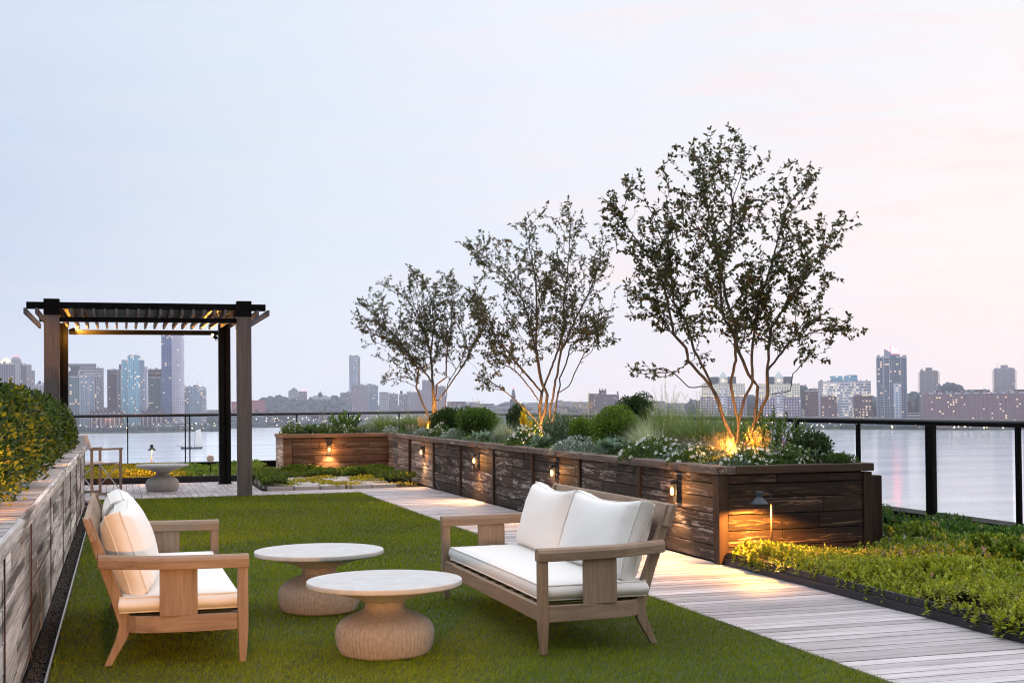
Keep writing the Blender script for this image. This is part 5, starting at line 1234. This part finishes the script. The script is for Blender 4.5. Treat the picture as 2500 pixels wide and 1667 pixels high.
b = B('apartment_tower', 'dark grey green apartment tower left of the tallest tower', 58, 2290)
b.box('wall', 'brick', -12, 12, -8, 9, 0, 63 + H0); b.box('wall', 'dark', -11, 7, -11, -8.1, 0, 50 + H0); b.box('wall', ROOFL, 7.1, 11.5, -10.5, -8.1, 0, 51 + H0); b.slabs(-12, 12, -8, 9, 56 + H0, 64 + H0, 3.2, .7)
b = B('glass_tower', 'tallest glass tower with curved pale pink right side, cut off by the pergola beam', 85, 2250)
b.box('wall', 'tgrey', -18.4, -2, -14, 14, 0, 121 + H0)
pr = [(-1.9, -15), (3, -15.6), (9, -15), (14, -12.5), (17.5, -8), (18.4, -2), (18.4, 12), (-1.9, 12)]
MB().prism(pr, 0, 123 + H0).build('wall', FAC['tower'], b.t)
m = MB(); z = 4
while z < 122 + H0:
    m.prism([(x * 1.015, y * 1.03) for x, y in pr], z, z + .8); z += 3.5
o = m.build('floor_slabs', BALC, b.t); o['kind'] = 'stuff'
b = B('apartment_building', 'pale mid rise apartment block with balconies right of the tallest tower', 121, 2267)
b.box('wall', 'front', -19, 9, -10, 10, 0, 33 + H0); b.box('wall', 'wtl', 9.1, 19, -7, 10, 0, 31 + H0); b.slabs(-19, -10, -10.4, -9, 3, 31 + H0, 3.1, .9); b.slabs(9, 18.6, -7.4, -5, 3, 30 + H0, 3.1, .9); b.box('penthouse', ROOFL, -3, 6, -3, 5, 33 + H0, 36 + H0)
for x, y, w, tp, lb in ((-20, 2200, 52, -3.6, 'left row of dark brick townhouses at the foot of the towers'), (51, 2199, 36, -5, 'right row of dark brick townhouses at the foot of the towers')):
    b = B('townhouse_row', lb, x, y, 'townhouses'); b.box('wall', 'brick', -w / 2, w / 2, -7, 7, 0, tp + H0 - 3)
    n = int(w / 7)
    for i in range(n): b.box('gable', ROOFD if i % 2 else 'brick', -w / 2 + i * 7 + 1, -w / 2 + i * 7 + 5, -7.6, 4, tp + H0 - 2.9, tp + H0 + (i % 2))
    for i in range(n): b.box('bay', BALC, -w / 2 + i * 7 + 2, -w / 2 + i * 7 + 4, -8, -7.1, 2, tp + H0 - 5)
b = B('terminal_building', 'low white banded building on the point below the tallest tower', 78, 2180, yaw=.05); b.box('wall', 'bandw', -23, 20, -6, 6, 0, 11); b.box('roof', ROOFL, -24, 21, -7, 7, 11, 12)
b = B('pier_building', 'long low waterside shed with warm lights below the small left apartment block', 112, 2195); b.box('wall', 'low', -18, 18, -5, 5, 0, 5); b.box('roof', ROOFL, -19, 19, -6, 6, 5, 5.8)
b = B('warehouse', 'rose coloured windowless warehouse right of the pergola post', 253, 2738, 'warehouse'); b.box('wall', 'redb', -34, 0, -14, 14, 0, 9 + H0); b.box('wall', 'redb', .1, 34, -16, 14, 0, 11.5 + H0)
b = B('brick_building', 'low brown brick building in front of the rose warehouse', 244, 2689); b.box('wall', 'brick', -50, 50, -10, 10, 0, -14 + H0)
for i in range(5): b.box('tower_bay', 'brick', -48 + i * 22, -42 + i * 22, -11, -10.1, 0, -7 + H0)
b = B('hospital_block', 'white stepped block on the ridge left of the domed school', 375, 2976); b.box('wall', 'bandw', -10.6, 10.6, -8, 8, 0, 34 + H0); b.box('penthouse', ROOFL, -5, 8, -5, 5, 34 + H0, 37 + H0); b.box('penthouse', ROOFL, -1, 4, -3, 3, 37 + H0, 40 + H0)
b = B('brick_block', 'reddish block on the ridge beside the white stepped block', 396, 2974); b.box('wall', 'slab', -9.6, 9.6, -8, 8, 0, 31.8 + H0); b.box('sign', REDL, 1, 8, -8.4, -8.1, 33 + H0, 34.2 + H0)
b = B('school', 'wide school building with a small central dome on the wooded ridge', 435, 2968); b.box('wall', 'low', -24, 24, -8, 8, 0, 14 + H0); MB().add([(-24, -8, 14 + H0), (24, -8, 14 + H0), (24, 8, 14 + H0), (-24, 8, 14 + H0), (-14, 0, 22 + H0), (14, 0, 22 + H0)], [(0, 1, 5, 4), (2, 3, 4, 5), (1, 2, 5), (3, 0, 4), (0, 3, 2, 1)]).build('roof', ROOFL, b.t)
MB().lathe([(5, 0), (5, 4), (4.6, 6.5), (2.5, 8.5), (.6, 9.5), (.5, 12), (.01, 12.5)], (0, 0, 20 + H0), 16).build('dome', ROOFD, b.t)
b = B('glass_tower', 'slim tall pale blue tower standing alone in the middle distance', 529, 3054); b.box('wall', 'thin', -12.6, 8, -9, 9, 0, 114 + H0); b.box('wall', 'conc', 8.1, 12.6, -8, 8, 0, 113 + H0)
m = MB()
for i in range(9): x = -12.6 + i * 2.55; m.box(x - .35, x + .35, -9.6, -9.05, 0, 115 + H0)
o = m.build('mullions', BALC, b.t); o['kind'] = 'stuff'; MB().lathe([(.6, 0), (.6, 2), (.01, 3)], (0, 0, 114 + H0), 8).build('beacon', REDL, b.t)
b = B('office_block', 'low grey block at the foot of the slim pale tower', 476, 2861); b.box('wall', 'low', -12.6, 12.6, -8, 8, 0, 27 + H0); b.box('penthouse', ROOFL, 2, 8, -3, 3, 27 + H0, 30 + H0)
b = B('apartment_slab', 'purple grey apartment slab with even window grid in front of the slim tower', 472, 2608); b.box('wall', 'slab', -26.3, 8, -9, 9, 0, 38.7 + H0); b.box('wall', 'front', 8.1, 26.3, -8, 9, 0, 38.2 + H0); b.box('penthouse', ROOFD, 8, 14, -4, 4, 38.7 + H0, 42 + H0)
b = B('loft_building', 'white loft building right of the purple grey slab', 548, 2746); b.box('wall', 'bandw', -20, 0, -9, 9, 0, 25.6 + H0); b.box('wall', 'low', .1, 20, -8, 9, 0, 22 + H0)
b = B('loft_building', 'small loft building with a black water tank on legs', 568, 2691); b.box('wall', 'low', -9, 9, -8, 8, 0, 20 + H0); b.tank(-4, 0, 20 + H0, 2.6, 6)
b = B('loft_building', 'grey stepped loft building left of the farthest tree', 603, 2735); b.box('wall', 'conc', -18, 4, -8, 8, 0, 25 + H0); b.box('wall', 'slab', 4.1, 19, -8, 8, 0, 29.5 + H0)
b = B('apartment_slab', 'purple brick apartment block behind the farthest tree', 619, 2628); b.box('wall', 'slab', -24, 0, -9, 9, 0, 48.3 + H0); b.box('wall', 'slab', .1, 24, -8, 9, 0, 36 + H0)
b = B('church', 'dark church with pointed steeple behind the middle tree', 736, 2450, 'church'); b.box('tower', 'brick', -4, 4, -4, 4, 0, 12 + H0); b.box('nave', 'brick', -7, 7, 4.1, 26, 0, 8 + H0); MB().lathe([(5, 0), (3.4, 6), (3, 10), (2.4, 13), (.01, 18)], (0, 0, 12 + H0), 8).build('steeple', ROOFD, b.t); MB().lathe([(.01, 0), (1.4, 1.4), (.01, 2.8)], (0, 0, 30 + H0), 8).build('beacon', REDL, b.t)
b = B('school_complex', 'brown brick complex with stepped towers on the horizon between the two nearest trees', 916, 2440); b.box('wall', 'brick', -26, -6, -8, 8, 0, 18 + H0); b.box('tower', 'brick', -5.9, 9, -9, 8, 0, 24.5 + H0); b.box('wall', 'brick', 9.1, 34, -8, 8, 0, 16 + H0); b.box('chimney', 'brick', 30, 33, -2, 2, 16 + H0, 22 + H0)
for q in (-4, 2, 8): b.box('turret', 'brick', q - 1, q + 1, -9.4, -6, 24.5 + H0, 27.5 + H0)
# two sister office blocks with pyramids and clocks
for x, y, tp, w, lb in ((866, 1790, 26.5, 64, 'left of the two matching office buildings with a pyramid and clock behind the biggest tree'), (925, 1727, 25.1, 60, 'right of the two matching office buildings with a pyramid and clock behind the biggest tree')):
    b = B('office_building', lb, x, y, group='matching pyramid roofed offices'); h = tp + H0
    b.box('brick_base', 'monb', -w / 2 - 2, w / 2 + 2, -14, 12, 0, h - 19); b.box('wall', 'mon', -w / 2, w / 2, -12, 12, h - 18.9, h - 1.4); b.box('cornice', LITW, -w / 2 - 1, w / 2 + 1, -13, 12.5, h - 1.3, h - .7); b.box('roof', ROOFD, -w / 2, w / 2, -12, 12, h - .69, h)
    b.box('penthouse', ROOFD, -19, -6.5, -6, 8, h, h + 10.5); b.box('penthouse', ROOFD, 6.5, 19, -6, 8, h, h + 10.5); b.box('clock_tower', 'mon', -6.4, 6.4, -12.6, 2, h, h + 9)
    MB().add([(-7, -13, h + 9.05), (7, -13, h + 9.05), (7, 2.5, h + 9.05), (-7, 2.5, h + 9.05), (0, -5.2, h + 19)], [(0, 1, 4), (1, 2, 4), (2, 3, 4), (3, 0, 4), (0, 3, 2, 1)]).build('pyramid_roof', PYR, b.t)
    m = MB(); m.tube([(0, -12.65, h + 5), (0, -13.0, h + 5)], 2.6, 20); m.build('clock', CLOCK, b.t)
    b.box('centre_bay', 'office', -5, 5, -14.7, -14.05, 0, h - 8)
    for q in (-w / 2 + 5, -w / 4, w / 4, w / 2 - 5): b.box('lit_strip', LITW, q - 3.4, q + 3.4, -12.5, -12.05, h - 18.8, h - 17.6)
b = B('apartment_building', 'dark brown brick block left of the brightly lit office', 976, 1723); b.box('wall', 'obrick', -10.2, 10.2, -8, 8, 0, 14.6 + H0); b.box('penthouse', 'brick', -4, 2, -3, 3, 14.6 + H0, 18 + H0)
b = B('office_building', 'white office building with rows of brightly lit windows on the right shore', 991, 1656); h = 26.6 + H0
b.box('wall', 'office', -36, 36, -10, 14, 0, h); b.box('brick_wing', 'obrick', -33, -11, -13, -10.1, 0, h - 20); b.box('brick_wing', 'obrick', 12, 38, -13, -10.1, 0, h - 20); b.box('wall', 'conc', -36.5, -30, -10.8, -10.05, 0, h + 1.2)
b.box('penthouse', 'teal', -20, 18, -4, 9, h, h + 8.4); b.box('penthouse', ROOFL, 4, 17, -4.5, 6, h + 8.4, h + 9.6); b.box('glass_bay', 'office', -6, 8, -11.5, -10.05, 0, h - 2)
b = B('hotel_tower', 'blue grey hotel tower with slanted crown and glowing red letter on its roof', 1030, 1597, 'hotel'); h = 59.5 + H0
b.box('wall', 'wt', -20, 20, -13, 13, 0, h); b.box('wall', 'wtl', 2, 12, -14.2, -13.05, 0, h - 37); b.box('wall', 'wt', -2.5, 6, -14, -13.05, h - 60, h + 2); b.box('podium', 'wtl', -27, 29, -16, 13, 0, 7)
for x in (-20, -10.5, -2.8, 12.5, 20): b.box('pilaster', BALC, x - .4, x + .4, -14, -13.3, 7, h)
MB().add([(-9.5, -13, h), (11.5, -13, h), (11.5, 3, h), (-9.5, 3, h), (-9.5, -13, h + 11), (-6.5, -13, h + 10), (1, -13, h + 5), (11.5, -13, h + 4), (-9.5, 3, h + 11), (-6.5, 3, h + 10), (1, 3, h + 5), (11.5, 3, h + 4)], [(0, 1, 7, 6, 5, 4), (3, 8, 9, 10, 11, 2), (0, 4, 8, 3), (1, 2, 11, 7), (4, 5, 9, 8), (5, 6, 10, 9), (6, 7, 11, 10)]).build('crown', ROOFL, b.t)
m = MB(); P = [(0, 7), (1.7, .2), (3.6, 5.2), (5.5, .2), (7.2, 7)]
for p, q in zip(P, P[1:]): m.bar((2 + p[0], -10, h + 6.2 + p[1]), (2 + q[0], -10, h + 6.2 + q[1]), 1.1, 1.3, up=(0, 1, 0))
m.build('letter_sign', REDN, b.t); b.box('sign_base', REDN, 0.5, 11, -10.6, -9.6, h + 5.0, h + 5.9); MB().tube([(-1, 0, h + 5), (-1, 0, h + 17)], .25, 6).build('mast', ROOFL, b.t)
for x, y, tp, w, lb in ((1105, 1619, 40.5, 29.2, 'left of the two grey concrete balcony towers on the right shore'), (1150, 1512, 41, 31, 'right of the two grey concrete balcony towers near the right edge')):
    b = B('apartment_tower', lb, x, y, group='concrete balcony towers'); h = tp + H0; b.box('wall', 'conc', -w / 2 + 2.4, w / 2 - 2.4, -10, 10, 0, h); b.box('penthouse', FAC['conc'], -4.6, 4.6, -4, 4, h, h + 5)
    for s_ in (-1, 1):
        m = MB(); z = 6
        while z < h - 2: m.box(min(s_ * (w / 2 - 2.3), s_ * w / 2), max(s_ * (w / 2 - 2.3), s_ * w / 2), -8, 8, z, z + 1.3); z += 3
        o = m.build('balconies', BALC, b.t); o['kind'] = 'stuff'
    b.box('pilaster', BALC, -5, -4.2, -10.5, -10.05, 0, h); b.box('pilaster', BALC, 4.2, 5, -10.5, -10.05, 0, h)
b = B('apartment_building', 'long reddish brick apartment block along the water at the right edge', 1083, 1475); h = 8.3 + H0
b.box('wall', 'qb', -70, 78, -9, 9, 0, h)
for i in range(13): x = -66 + i * 11.2; b.box('bay', 'qb', x - 2.2, x + 2.2, -10.2, -9.05, 0, h + .6)
for x in (-45, 4, 52): b.box('penthouse', 'brick', x - 9, x + 9, -4, 4, h, h + 4)
b = B('brick_building', 'narrow brown brick block hugging the left side of the hotel tower', 1012, 1650); b.box('wall', 'obrick', -6, 6, -7, 7, 0, 4 + H0)
b = B('brick_building', 'low brown block right of the hotel tower', 1062, 1610); b.box('wall', 'brick', -9, 6, -7, 7, 0, -2 + H0); b.box('wall', 'bandw', -2, 18, -9, -7.1, 0, -18 + H0)
for o_ in [o for o in bpy.data.objects if o.get('category') in ('building', 'hotel') and o.name.split('.')[0] in ('apartment_tower', 'apartment_building', 'office_building', 'glass_tower', 'apartment_slab', 'loft_building', 'hotel_tower')]:
    ws = [c for c in children(o_) if c.name.split('.')[0] == 'wall']
    for w_ in ws:
        xs = [v.co.x for v in w_.data.vertices]; ys = [v.co.y for v in w_.data.vertices]; zs = [v.co.z for v in w_.data.vertices]; x0, x1, y0, z1 = min(xs), max(xs), min(ys), max(zs)
        if x1 - x0 < 9 or z1 < 30: continue
        m = MB(); q = x0 + rnd.uniform(1, 3)
        while q < x1 - 3:
            wd_ = rnd.uniform(1.5, 5); hh = rnd.uniform(1.2, 3.6); m.box(q, min(q + wd_, x1 - .5), y0 + rnd.uniform(2, 5), y0 + rnd.uniform(6, 9), z1 + .02, z1 + hh, rnd.uniform(.7, 1.2)); q += wd_ + rnd.uniform(2, 7)
        if rnd.random() < .5: t_ = rnd.uniform(x0 + 2, x1 - 2); m.box(t_ - .25, t_ + .25, y0 + 5, y0 + 5.5, z1, z1 + rnd.uniform(5, 9))
        k = m.build('roof_plant', ROOFL, o_); k['kind'] = 'stuff'
        m = MB(); m.box(x0 - .3, x1 + .3, y0 - .35, y0 - .02, z1 - .9, z1 + .7); m.build('parapet', BALC, o_)
# low buildings scattered over the far shore
LG = 'small low buildings on the far shore'
for i in range(170):
    px = rnd.choice([rnd.uniform(560, 860), rnd.uniform(900, 1250), rnd.uniform(1080, 1720), rnd.uniform(1080, 1720)]); d = rnd.uniform(2560, 3150); x, y = polar(px, d)
    hh = rnd.uniform(9, 20) + max(0, d - 2640) * (.04 if px < 900 else .05); w = rnd.uniform(8, 22)
    b = B('low_building', 'small low building among many on the hazy far shore', x, y, 'building', LG, rnd.uniform(-.4, .4)); b.box('wall', rnd.choice(['low', 'brick', 'conc', 'slab', 'bandw', 'low']), -w, w, -7, 7, 0, hh); 
    if rnd.random() < .6: b.box('roof', rnd.choice([ROOFL, ROOFD]), -w * .6, w * .5, -4, 4, hh, hh + rnd.uniform(1.5, 4))
# street lamps and small lights along the far shore
def lights():
    m1, F0 = [], []; V = np.array([(1, 0, 0), (-1, 0, 0), (0, 1, 0), (0, -1, 0), (0, 0, 1), (0, 0, -1)], float); T = np.array([(0, 2, 4), (2, 1, 4), (1, 3, 4), (3, 0, 4), (2, 0, 5), (1, 2, 5), (3, 1, 5), (0, 3, 5)])
    Vs = []; Fs = []
    for i in range(340):
        u = rnd.random()
        if u < .35: px = rnd.uniform(120, 540); d = rnd.uniform(2165, 2235); z = rnd.uniform(-36, -27)
        elif u < .75: px = rnd.uniform(560, 1010); d = rnd.uniform(2470, 2760); z = rnd.uniform(-36, -22)
        else: px = rnd.uniform(1700, 2560); d = rnd.uniform(1830, 1900) - max(0, px - 1950) * .25; z = rnd.uniform(-36, -29)
        x, y = polar(px, d); r = rnd.uniform(.45, 1.25)
        Vs.append(V * r + np.array([x, y, z])); Fs.append(T + i * 6)
    o = mesh_arrays('street_lights', np.concatenate(Vs), np.concatenate(Fs), np.ones((340 * 6, 3)), WLT); tag(o, 'tiny warm street lights strung along the far shore', 'lights', kind='stuff')
lights()

# ------------------------------------------------------------------ schooner
sh = thing('schooner', 'dark hulled schooner with white sails crossing the river, seen through the railing', 'boat', (66, 1293, WZ), R(4))
m = MB(); st = [(-10.5, .15, 2.6), (-8.5, 1.1, 2.2), (-4, 2.2, 1.8), (2, 2.4, 1.6), (7, 2.0, 1.8), (10, 1.2, 2.1)]
vs = []
for x, hw, tz in st: vs += [(x, -hw, tz), (x * .96, -hw * .7, -.4), (x * .96, hw * .7, -.4), (x, hw, tz)]
fs = [(4 * k + q, 4 * k + q + 1, 4 * k + 5 + q, 4 * k + 4 + q) for k in range(5) for q in range(3)] + [(4 * k, 4 * k + 4, 4 * k + 7, 4 * k + 3) for k in range(5)] + [(0, 3, 2, 1), (20, 21, 22, 23)]
m.add(vs, fs); m.build('hull', m_plain('hull_navy', lin('#20263a'), .5), sh)
MB().bar((-10, 0, 2.6), (-14.5, 0, 3.6), .35, .35).build('bowsprit', BARK, sh); MB().box(-3, 0, -1, 1, 1.6, 2.9).box(3, 6, -1.1, 1.1, 1.6, 2.8).build('cabin', WHITEP, sh)
for x, h in ((-3.5, 19), (2.6, 20.5)): MB().tube([(x, 0, 1.6), (x + .9, 0, h)], [.22, .10], 8).build('mast', m_plain('mast_wood', lin('#6d4c40'), .6), sh)
SAIL = m_plain('sail_cloth', lin('#e6e4e2'), .8, 0, .04, .5)
def sail(pts, t=.06):
    V = [(x, y - t, z) for x, y, z in pts] + [(x, y + t, z) for x, y, z in pts]; n = len(pts)
    MB().add(V, [tuple(range(n)), tuple(range(n, 2 * n))[::-1]] + [(i, i + n, (i + 1) % n + n, (i + 1) % n) for i in range(n)]).build('sail', SAIL, sh)
sail([(2.95, .1, 3.4), (10.6, 1.0, 3.8), (10.2, 1.6, 8), (8.6, 1.6, 19.2), (3.7, .3, 17.6)]); sail([(-3.1, .1, 3.2), (2.0, .4, 3.3), (1.8, .4, 4.4), (-3.0, .2, 4.2)]); sail([(-13.6, 0, 3.7), (-6.4, .2, 3.3), (-4.2, .2, 11.5)])

# ------------------------------------------------------------------ air
def haze():
    m = bpy.data.materials.new('haze_air'); m.use_nodes = True; m.node_tree.nodes.clear(); N = NT(m.node_tree)
    v = N('VolumePrincipled', {'Color': (.92, .94, 1.0, 1), 'Density': .00007, 'Anisotropy': .2}); o = N('OutputMaterial'); N.t.links.new(v.outputs[0], o.inputs['Volume'])
    b = MB().box(-1300, 1900, -60, 3450, WZ - 2, 140).build('haze', m); b['kind'] = 'stuff'; tag(b, 'pale evening haze over the river and city', 'haze')
HAZE = True
if HAZE: haze()
